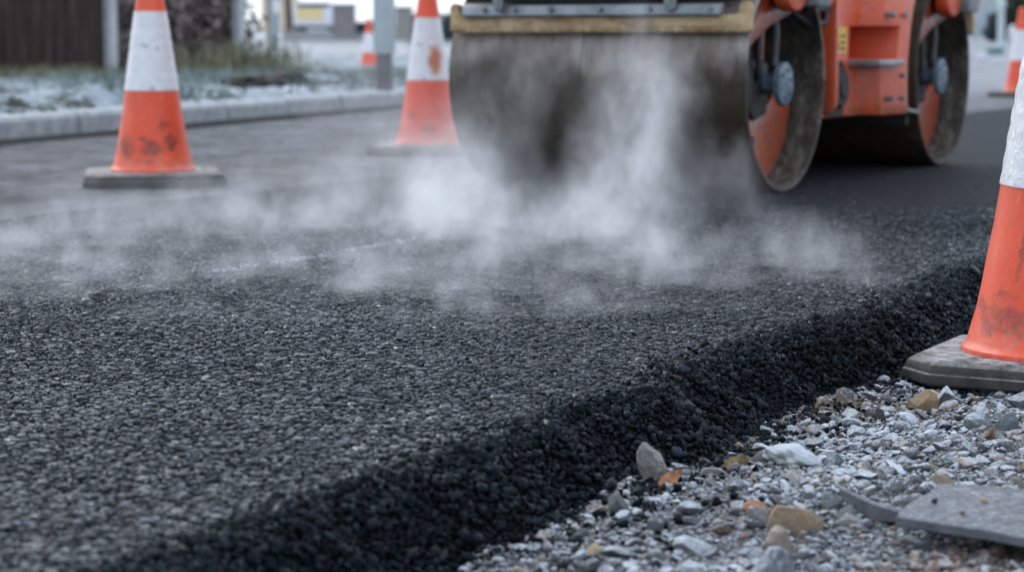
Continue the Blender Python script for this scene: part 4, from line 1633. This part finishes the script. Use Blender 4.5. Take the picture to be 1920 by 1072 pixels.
# tall green grass at the foot of fence and hedge, frosted tufts on the verge
def blades(name, n, fn, h, wd, m, seed, lean=0.35):
    r = np.random.default_rng(seed)
    C = fn(r, n)
    hh = h * r.uniform(0.45, 1.25, (n, 1))
    a = r.uniform(0, 2 * np.pi, n)
    side = np.stack([np.cos(a), np.sin(a), np.zeros(n)], 1) * wd * r.uniform(0.6, 1.3, (n, 1))
    tip = C + np.concatenate([r.normal(0, lean, (n, 2)) * hh, hh], 1)
    mid = C + (tip - C) * np.array([0.35, 0.35, 0.6])
    v = np.stack([C - side, C + side, mid + side * 0.7, mid - side * 0.7, tip], 1).reshape(-1, 3)
    i = np.arange(n)[:, None] * 5
    f = np.concatenate([i + np.array([[0, 1, 2]]), i + np.array([[0, 2, 3]]), i + np.array([[3, 2, 4]])])
    k = np.repeat(r.uniform(0, 1, n), 5)[:, None]
    return big_mesh(name, v, f, m, np.concatenate([k, k, k, np.ones_like(k)], 1), smooth=False)


def foot_fn(r, n):
    u = r.uniform(-5, HL + 0.15, n)
    # more and taller growth before the hedge
    keep = r.random(n) < np.where(u < -0.2, 0.65, 1.0)
    d = -np.abs(r.normal(0.0, 0.30, n)) - 0.06
    x = P1.x + FD.x * u - FD.y * d
    y = P1.y + FD.y * u + FD.x * d
    z = np.full(n, P1.z - 0.06) - 0.02
    return np.stack([x, y, z], 1)[keep] if False else np.stack([x, y, z], 1)


tag(blades('tall_grass', 2600, foot_fn, 0.17, 0.008, M_GRASS, 5), 'tall green grass growing at the foot of the fence and hedge', 'grass', kind='stuff')


def hedge_grass(r, n):
    u = np.clip(r.normal(1.55, 0.55, n), 0.2, HL + 0.2)
    d = -np.abs(r.normal(0.0, 0.18, n)) - 0.07
    return np.stack([P1.x + FD.x * u - FD.y * d, P1.y + FD.y * u + FD.x * d, np.full(n, P1.z - 0.06)], 1)


tag(blades('rough_grass', 420, hedge_grass, 0.38, 0.009, M_GRASS, 6), 'rough yellow green grass standing before the brown hedge', 'grass', kind='stuff')


def verge_fn(r, n):
    t_ = r.uniform(-7, 12, n)
    nn = r.uniform(0.2, 3.6, n) ** 1.0
    X = KP.x + KD.x * t_ + KN.x * nn
    Y = KP.y + KD.y * t_ + KN.y * nn
    keep = fbm(X, Y, 1.7, 3) > 0.05
    X, Y = X[keep], Y[keep]
    pad = n - len(X)
    X = np.concatenate([X, X[:pad] + 0.03])[:n]
    Y = np.concatenate([Y, Y[:pad] + 0.03])[:n]
    while len(X) < n:
        X = np.concatenate([X, X])[:n]
        Y = np.concatenate([Y, Y])[:n]
    return np.stack([X, Y, np.full(n, 0.11)], 1)


tag(blades('frosted_grass', 9000, verge_fn, 0.10, 0.006, M_FGRASS, 8, 0.7), 'short frosted grass tufts on the verge behind the kerb', 'grass', kind='stuff')

# lamp column: pale upper, dark lower part
q = at(721, 172, 0.09)
lamp = empty('lamp_post', (q.x, q.y, 0.08))
tag(lamp, 'pale grey lamp post with a dark lower section standing behind the kerb', 'lamp post')
s_ = q.y / F
bm = bmesh.new()
lathe(bm, [(0, -0.2), (15.5 * s_, -0.2), (15.5 * s_, 72 * s_), (0, 72 * s_)], 24)
fin('base_section', bm, simple('post_dark', (0.12, 0.12, 0.13), 0.6, 0.2, 0.4, 0.35, 9, 0.2), lamp, smooth=40, bevel=0.004)
bm = bmesh.new()
lathe(bm, [(0, 72 * s_), (20 * s_, 72 * s_), (20.5 * s_, 74 * s_), (20 * s_, 1.6), (0.055, 1.75), (0.045, 4.5), (0, 4.5)], 24)
fin('column', bm, simple('post_pale', (0.42, 0.47, 0.49), 0.45, 0.2, 0.5, 0.12, 5, 0.1), lamp, smooth=40)
bm = bmesh.new()
prism(bm, [(-0.05, 4.45), (0.7, 4.6), (0.72, 4.68), (0.0, 4.60)], 'y', -0.09, 0.09)
fin('lantern', bm, M_GREY, lamp, smooth=40, bevel=0.02)

# slim post past the fence end: white top, blue middle, dark foot
q = atd(515, 92, 24.0)
k_ = 24.0 / F
e = empty('marker_post', (q.x, q.y, q.z))
tag(e, 'slim marker post with white top and pale blue middle beside the hedge end', 'post')
for nm, r0, z0, z1, cc in (('foot', 6.5, -6, 24, (0.05, 0.055, 0.06)), ('shaft', 8, 24, 66, (0.24, 0.32, 0.40)), ('cap', 9, 66, 90, (0.74, 0.75, 0.80))):
    bm = bmesh.new()
    lathe(bm, [(0, z0 * k_), (r0 * k_, z0 * k_), (r0 * k_, (z1 - 3) * k_), (r0 * 0.7 * k_, z1 * k_), (0, z1 * k_)], 20)
    fin(nm, bm, simple('marker_' + nm, cc, 0.6), e, smooth=40)

# ---- far side: pavement band, garden walls, pillars, van, houses
def px_box(name, x0, x1, ytop, ybot, d, depth, m, label, cat, cap=None, group=None):
    """a solid standing at distance d, its front face spanning those photograph pixels"""
    a = atd(x0, ybot, d)
    b = atd(x1, ytop, d)
    w_, h_ = b.x - a.x, b.z - a.z
    e = empty(name, ((a.x + b.x) / 2, d, a.z))
    tag(e, label, cat, group)
    bm = bmesh.new()
    box(bm, (-w_ / 2, 0, -0.4), (w_ / 2, depth, h_))
    fin('masonry', bm, m, e, bevel=0.02)
    if cap:
        bm = bmesh.new()
        o_ = 0.05
        box(bm, (-w_ / 2 - o_, -o_, h_ + 0.001), (w_ / 2 + o_, depth + o_, h_ + cap * 0.6))
        box(bm, (-w_ / 2 - o_ * 0.2, -o_ * 0.2, h_ + cap * 0.6), (w_ / 2 + o_ * 0.2, depth + o_ * 0.2, h_ + cap))
        fin('coping', bm, M_COPE, e, bevel=0.012)
    return e


def m_brick(name, a, b):
    t = NT(name)
    v = t.obj()
    br = t.n('ShaderNodeTexBrick')
    t.put(br.inputs['Vector'], t.mapping(v, (1, 1, 1), rot=(R(90), 0, 0)))
    br.inputs['Color1'].default_value = (*a, 1)
    br.inputs['Color2'].default_value = (*b, 1)
    br.inputs['Mortar'].default_value = (0.3, 0.3, 0.3, 1)
    br.inputs['Scale'].default_value = 4.4
    return t.bsdf(br.outputs[0], 0.85, 0, 0.3, t.bump(br.outputs['Fac'], -0.3, 0.01))


M_COPE = simple('coping_stone', (0.30, 0.32, 0.33), 0.8, 0, 0.3, 0.2, 3, 0.2)
M_BRICK = m_brick('grey_brick', (0.155, 0.14, 0.145), (0.20, 0.18, 0.18))
M_BRICK2 = m_brick('brown_brick', (0.22, 0.20, 0.195), (0.28, 0.25, 0.24))
M_PALE = simple('pale_render', (0.74, 0.735, 0.73), 0.8, 0, 0.3, 0.08, 2)
M_RENDER = simple('cream_render', (0.62, 0.52, 0.38), 0.8, 0, 0.3, 0.08, 2)
M_WALL = simple('garden_wall_grey', (0.36, 0.355, 0.36), 0.85, 0, 0.3, 0.15, 2, 0.2)

# band of pale pavement slabs far off, with a kerb
px_box('low_wall', 528, 760, 77, 97, 46, 0.25, M_PALE, 'low pale wall across the far road, left of the lamp post', 'wall', 0.05)
px_box('low_wall', 745, 1010, 80, 97, 46.5, 0.25, M_PALE, 'low pale wall across the far road, behind the veiled cone', 'wall', 0.05)
px_box('garden_wall', 530, 626, 62, 84, 58, 0.2, M_WALL, 'grey garden wall below the white van', 'garden wall', 0.05)
px_box('gate_pillar', 624, 664, 12, 84, 58, 0.6, M_BRICK, 'dark grey brick gate pillar with a flat cap beside the white van', 'pillar', 0.06)
px_box('gate_pillar', 741, 772, 17, 84, 58, 0.5, M_BRICK2, 'brown grey brick pillar right of the lamp post', 'pillar', 0.06)
px_box('garden_wall', 773, 1010, 30, 84, 58.3, 0.2, M_BRICK2, 'brown grey brick garden wall behind the veiled cone and the roller', 'garden wall', 0.06)
px_box('garden_wall', 664, 703, 66, 84, 58.2, 0.2, M_WALL, 'short grey garden wall right of the dark brick pillar', 'garden wall', 0.05)

# white van seen from behind
d = 96.0
q = atd(588, 60, d)
van = empty('parked_van', (q.x, d, q.z - 0.15))
tag(van, 'white van with a yellow rear panel parked beyond the grey garden wall', 'van')
s_ = d / F
bm = bmesh.new()
hw = 37 * s_
prism(bm, [(-hw, 0.3), (hw, 0.3), (hw, 1.15), (hw * 0.93, 1.42), (hw * 0.85, 1.47), (-hw * 0.85, 1.47), (-hw * 0.93, 1.42), (-hw, 1.15)], 'y', 0, 4.4)
fin('body', bm, simple('van_white', (0.66, 0.67, 0.72), 0.35, 0, 0.5, 0.04), van, smooth=40, bevel=0.04, seg=3)
bm = bmesh.new()
box(bm, (-hw * 0.85, -0.02, 0.66), (hw * 0.5, 0.0, 1.20))
pn = fin('rear_panel', bm, simple('van_yellow', (0.66, 0.54, 0.27), 0.5), van)
bm = bmesh.new()
box(bm, (-hw * 0.8, -0.035, 1.23), (hw * 0.8, -0.001, 1.40))
fin('rear_window', bm, simple('van_glass', (0.03, 0.035, 0.04), 0.1), van)
bm = bmesh.new()
box(bm, (-hw * 0.98, -0.06, 0.26), (hw * 0.98, 0.05, 0.42))
fin('bumper', bm, M_DARK, van, bevel=0.02)
for sx in (-1, 1):
    for yy in (0.7, 3.6):
        bm = bmesh.new()
        lathe(bm, [(0.2, -0.1), (0.31, -0.1), (0.31, 0.1), (0.2, 0.1)], 28, 'x', True, (sx * (hw - 0.12), yy, 0.31))
        lathe(bm, [(0, -0.08), (0.2, -0.08), (0.2, 0.08), (0, 0.08)], 20, 'x', False, (sx * (hw - 0.12), yy, 0.31))
        fin('wheel', bm, M_BLACK, van, smooth=40)

# dark trunk left of the van
q = atd(541, 62, 60)
tr = empty('tree', (q.x, 60, q.z - 0.3))
tag(tr, 'bare dark trunked tree between the cream house and the white van', 'tree')
bm = bmesh.new()
tube(bm, [(0, 0, -0.2), (0.02, 0, 0.6), (-0.03, 0, 1.5), (0.05, 0.05, 3.2)], [0.15, 0.115, 0.10, 0.07], 10)
fin('trunk', bm, simple('bark', (0.11, 0.095, 0.085), 0.9, 0, 0.2, 0.4, 14, 0.6), tr, smooth=60)
bm = bmesh.new()
rb = random.Random(5)
for i in range(40):
    a = rb.uniform(0, 6.28)
    z0 = rb.uniform(2.2, 3.2)
    l = rb.uniform(0.8, 1.9)
    p0 = Vector((0.04, 0.04, z0))
    p1 = p0 + Vector((math.cos(a) * l * 0.5, math.sin(a) * l * 0.5, l * 0.5))
    p2 = p1 + Vector((math.cos(a + .4) * l * 0.4, math.sin(a + .4) * l * 0.4, l * 0.6))
    tube(bm, [p0, p1, p2], [0.035, 0.02, 0.006], 5)
fin('crown', bm, M_TWIG, tr)


def house(label, x0, x1, d, ybase, h, m, roof, depth=7):
    a = atd(x0, ybase, d)
    b = atd(x1, ybase, d)
    w_ = b.x - a.x
    e = empty('house', ((a.x + b.x) / 2, d, a.z - 0.2))
    tag(e, label, 'house')
    bm = bmesh.new()
    box(bm, (-w_ / 2, 0, -0.5), (w_ / 2, depth, h))
    fin('wall', bm, m, e, bevel=0.02)
    bm = bmesh.new()
    prism(bm, [(-0.4, h + 0.003), (depth + 0.4, h + 0.003), (depth / 2, h + 2.2)], 'x', -w_ / 2 - 0.3, w_ / 2 + 0.3)
    fin('roof', bm, roof, e)
    n_ = max(1, int(w_ / 2.2))
    for i in range(n_):
        cx = -w_ / 2 + (i + 0.5) * w_ / n_
        bm = bmesh.new()
        box(bm, (cx - 0.5, -0.05, 1.7), (cx + 0.5, -0.002, 2.8))
        wf = fin('window', bm, M_PALE, e, bevel=0.01)
        for k in (-1, 1):
            bm = bmesh.new()
            box(bm, (cx + k * 0.24 - 0.19, -0.06, 1.78), (cx + k * 0.24 + 0.19, -0.051, 2.72))
            fin('pane', bm, simple('house_glass', (0.05, 0.06, 0.07), 0.1), wf)
    return e


M_ROOF = simple('roof_tiles', (0.13, 0.10, 0.09), 0.8, 0, 0.3, 0.3, 8)
house('cream rendered house glimpsed just right of the marker post', 490, 536, 110, 58, 5, M_RENDER, M_ROOF)
house('blue grey hazy house behind the roller at right', 1700, 1874, 84, 76, 4.6, simple('slate_render', (0.36, 0.41, 0.43), 0.8, 0, 0.3, 0.2, 0.6), M_ROOF)


def bush(label, px, py, d, wpx, hpx, m, n=1800, name='bush', cat='bush', seed=1, leaf=0.06):
    q = atd(px, py, d)
    s = d / F
    W, H = wpx * s, hpx * s
    e = empty(name, (q.x, d, q.z - 0.05))
    tag(e, label, cat)

    def fn(r, n):
        dv = r.normal(size=(n, 3))
        dv /= np.linalg.norm(dv, axis=1, keepdims=True)
        rad = r.uniform(0.35, 1.0, (n, 1)) ** 0.5
        lob = 1 + 0.22 * np.sin(dv[:, :1] * 5 + seed) * np.sin(dv[:, 2:] * 6)
        return dv * rad * lob * np.array([W / 2, W / 2, H / 2]) + np.array([0, 0, H / 2])
    leaf_cloud('foliage', n, fn, leaf, m, e, seed)
    bm = bmesh.new()
    for i in range(7):
        a = i * 0.9
        tube(bm, [(0, 0, -0.2), (math.cos(a) * W * 0.12, math.sin(a) * W * 0.12, H * 0.4), (math.cos(a) * W * 0.25, math.sin(a) * W * 0.25, H * 0.75)], [0.04, 0.025, 0.008], 6)
    fin('branches', bm, M_TWIG, e)
    return e


M_TEAL = m_leaf('bush_teal', (0.03, 0.05, 0.055), (0.09, 0.13, 0.135))
bush('small dark teal bush between the brick pillar and the lamp post', 684, 72, 59.5, 40, 34, M_TEAL, 1200, seed=2)
bush('grey green bush just left of the roller drum', 846, 80, 57, 40, 58, M_TEAL, 1200, seed=4)
bush('tall dark evergreen tree behind the far right cone', 1925, 84, 62, 110, 240, M_DKGREEN, 5000, 'evergreen_tree', 'tree', 7, 0.11)
bush('dark teal shrub beside the pale pole at right', 1868, 84, 64, 46, 66, M_TEAL, 1600, 'shrub', 'shrub', 9)
# pale pole right
q = atd(1876, 80, 55)
bm = bmesh.new()
lathe(bm, [(0, -0.3), (0.085, -0.3), (0.085, 0.86), (0.11, 0.90), (0.11, 1.05), (0.05, 1.12), (0, 1.12)], 20)
o = fin('bollard', bm, simple('pole_pale', (0.55, 0.60, 0.62), 0.6), smooth=40)
o.location = (q.x, 55, q.z)
tag(o, 'pale bollard in front of the dark evergreen at far right', 'bollard')
# teal grit box and pinkish sandbag on the far road
q = at(1869, 122, HO)
e = empty('grit_bin', (q.x, q.y, HO + float(rise(q.y)) - 0.01))
tag(e, 'small teal grit bin on the far road left of the distant cone', 'bin')
s_ = q.y / F
bm = bmesh.new()
prism(bm, [(-11 * s_, 0), (11 * s_, 0), (13 * s_, 14 * s_), (-13 * s_, 14 * s_)], 'y', 0, 0.4)
M_TB = simple('bin_teal', (0.14, 0.22, 0.24), 0.6)
fin('tub', bm, M_TB, e, bevel=0.01)
bm = bmesh.new()
prism(bm, [(-0.02, 14.2 * s_), (0.42, 14.2 * s_), (0.42, 17 * s_), (0.2, 19 * s_), (-0.02, 16 * s_)], 'x', -14 * s_, 14 * s_)
fin('lid', bm, simple('bin_lid', (0.30, 0.38, 0.40), 0.6), e, bevel=0.01)
soil_heap(1842, 114, 38.0, 0.13, 0.15, 0.09, 'small pinkish heap of sand beside the teal grit bin', False, 'sand_heap', 'sand heap')

# ------------------------------------------------------------------ steam rising from the hot asphalt
# (pixel x, y, distance) of each puff, its radii in pixels across / up, depth radius in metres, density per metre
PUFFS = [
    (862, 385, 5.0, 84, 98, 0.34, 4.2),
    (790, 455, 4.7, 120, 48, 0.30, 3.4),
    (1150, 395, 4.9, 78, 84, 0.30, 4.6),
    (1185, 290, 5.2, 62, 100, 0.26, 3.4),
    (1215, 150, 5.5, 62, 95, 0.26, 1.9),
    (1225, 500, 4.3, 85, 50, 0.30, 3.4),
    (1290, 565, 3.75, 110, 42, 0.30, 2.2),
    (1500, 510, 4.1, 125, 62, 0.30, 2.3),
    (1590, 540, 3.9, 70, 40, 0.24, 1.3),
    (460, 415, 5.0, 220, 62, 0.40, 2.0),
    (190, 460, 4.7, 210, 66, 0.40, 1.5),
    (30, 520, 4.3, 220, 66, 0.38, 1.5),
    (630, 395, 5.1, 150, 66, 0.36, 1.9),
    (925, 250, 5.7, 95, 110, 0.28, 0.8),
    (800, 275, 6.2, 130, 70, 0.32, 1.1),
    (1030, 430, 4.7, 110, 60, 0.30, 2.6),
    (1340, 345, 5.4, 90, 60, 0.28, 0.9),
    (960, 550, 3.9, 200, 66, 0.38, 2.8),
    (620, 550, 4.0, 260, 60, 0.38, 2.7),
    (250, 565, 3.9, 300, 60, 0.38, 2.7),
    (1100, 590, 3.65, 210, 48, 0.32, 2.1),
    (860, 640, 3.45, 260, 52, 0.32, 1.5),
    (420, 640, 3.45, 260, 52, 0.32, 1.4),
    (640, 310, 6.2, 180, 70, 0.36, 0.7),
    (1010, 110, 5.9, 110, 90, 0.24, 0.4),
    (700, 200, 7.3, 170, 110, 0.45, 0.55),
]


def steam():
    cs, rs, am = [], [], []
    for px, py, d, rx, rz, rd, a in PUFFS:
        c = atd(px, py, d)
        s = d / F
        cs.append(c)
        rs.append((rx * s, rd, rz * s))
        am.append(a)
    C = np.array([c[:] for c in cs])
    RR = np.array(rs)
    A = np.array(am)
    # closed body of the cloud: a column from the road up to where the steam thins out
    st = 0.04
    lo, hi = C - RR * 2.1, C + RR * 2.1
    xs = np.arange(lo[:, 0].min(), hi[:, 0].max(), st)
    ys = np.arange(lo[:, 1].min(), hi[:, 1].max(), st)
    zs = np.arange(0.012, hi[:, 2].max() + 0.1, 0.02)
    X, Y, Z = np.meshgrid(xs, ys, zs, indexing='ij')
    Fd = np.zeros(X.shape)
    for c, r, a in zip(C, RR, A):
        Fd += a * np.exp(-(((X - c[0]) / (r[0] + 0.03)) ** 2 + ((Y - c[1]) / (r[1] + 0.03)) ** 2 + ((Z - c[2]) / (r[2] + 0.03)) ** 2))
    on = Fd > 0.10
    top = np.where(on.any(2), zs[on.shape[2] - 1 - np.argmax(on[:, :, ::-1], axis=2)], 0)
    nx, ny = top.shape
    cell = (top[:-1, :-1] > 0) & (top[1:, :-1] > 0) & (top[1:, 1:] > 0) & (top[:-1, 1:] > 0)
    # keep the largest simple outline: drop cells touching only at corners
    for _ in range(3):
        c4 = np.pad(cell, 1)
        nb = c4[2:, 1:-1].astype(int) + c4[:-2, 1:-1] + c4[1:-1, 2:] + c4[1:-1, :-2]
        cell &= nb >= 2
    bm = bmesh.new()
    tv, bv = {}, {}
    zb = 0.011

    def T(i, j):
        if (i, j) not in tv:
            tv[(i, j)] = bm.verts.new((xs[i], ys[j], max(top[i, j], 0.03)))
            bv[(i, j)] = bm.verts.new((xs[i], ys[j], zb))
        return tv[(i, j)]
    cnt = {}
    for i, j in zip(*np.nonzero(cell)):
        q = [(i, j), (i + 1, j), (i + 1, j + 1), (i, j + 1)]
        bm.faces.new([T(*k) for k in q])
        bm.faces.new([bv[k] for k in q[::-1]])
        for a, b in zip(q, q[1:] + q[:1]):
            cnt[(a, b)] = 1
    for a, b in list(cnt):
        if (b, a) not in cnt:
            bm.faces.new((tv[b], tv[a], bv[a], bv[b]))
    t = NT('steam')
    p = t.pos()
    wv = t.vmath('SUBTRACT', t.noise(4.6, 3, 0.6, t.mapping(p, (1, 1, 0.8)), color=True), (0.5, 0.5, 0.5))
    pw = t.vmath('MULTIPLY_ADD', wv, (0.36, 0.40, 0.36), p)
    tot = None
    for c, r, a in zip(C, RR, A):
        q = t.vmath('MULTIPLY_ADD', pw, tuple(1.0 / r), tuple(-c / r))
        d2 = t.vmath('DOT_PRODUCT', q, q, out=1)
        g_ = t.math('MULTIPLY', t.math('POWER', 2.718, t.math('MULTIPLY', d2, -1.0)), float(a))
        tot = g_ if tot is None else t.math('ADD', tot, g_)
    wisps = t.noise(10, 4, 0.62, t.mapping(pw, (1, 1, 0.6)), 0.0)
    wisps = t.ramp(wisps, [(0.40, 0.02), (0.50, 0.55), (0.66, 2.3)])
    dn = t.math('MULTIPLY', t.math('MAXIMUM', t.math('SUBTRACT', tot, 0.14), 0.0), wisps)
    z = t.sep(p)[2]
    dn = t.math('MULTIPLY', dn, STEAM_K)
    vol = t.n('ShaderNodeVolumeScatter')
    vol.inputs['Color'].default_value = (0.98, 0.98, 1.0, 1)
    vol.inputs['Anisotropy'].default_value = 0.0
    t.link(dn, vol.inputs['Density'])
    t.link(vol.outputs[0], t.out.inputs['Volume'])
    o = fin('steam', bm, t.m)
    tag(o, 'white steam drifting low over the hot fresh asphalt before the drum', 'steam', kind='stuff')


STEAM_K = 1.0
steam()
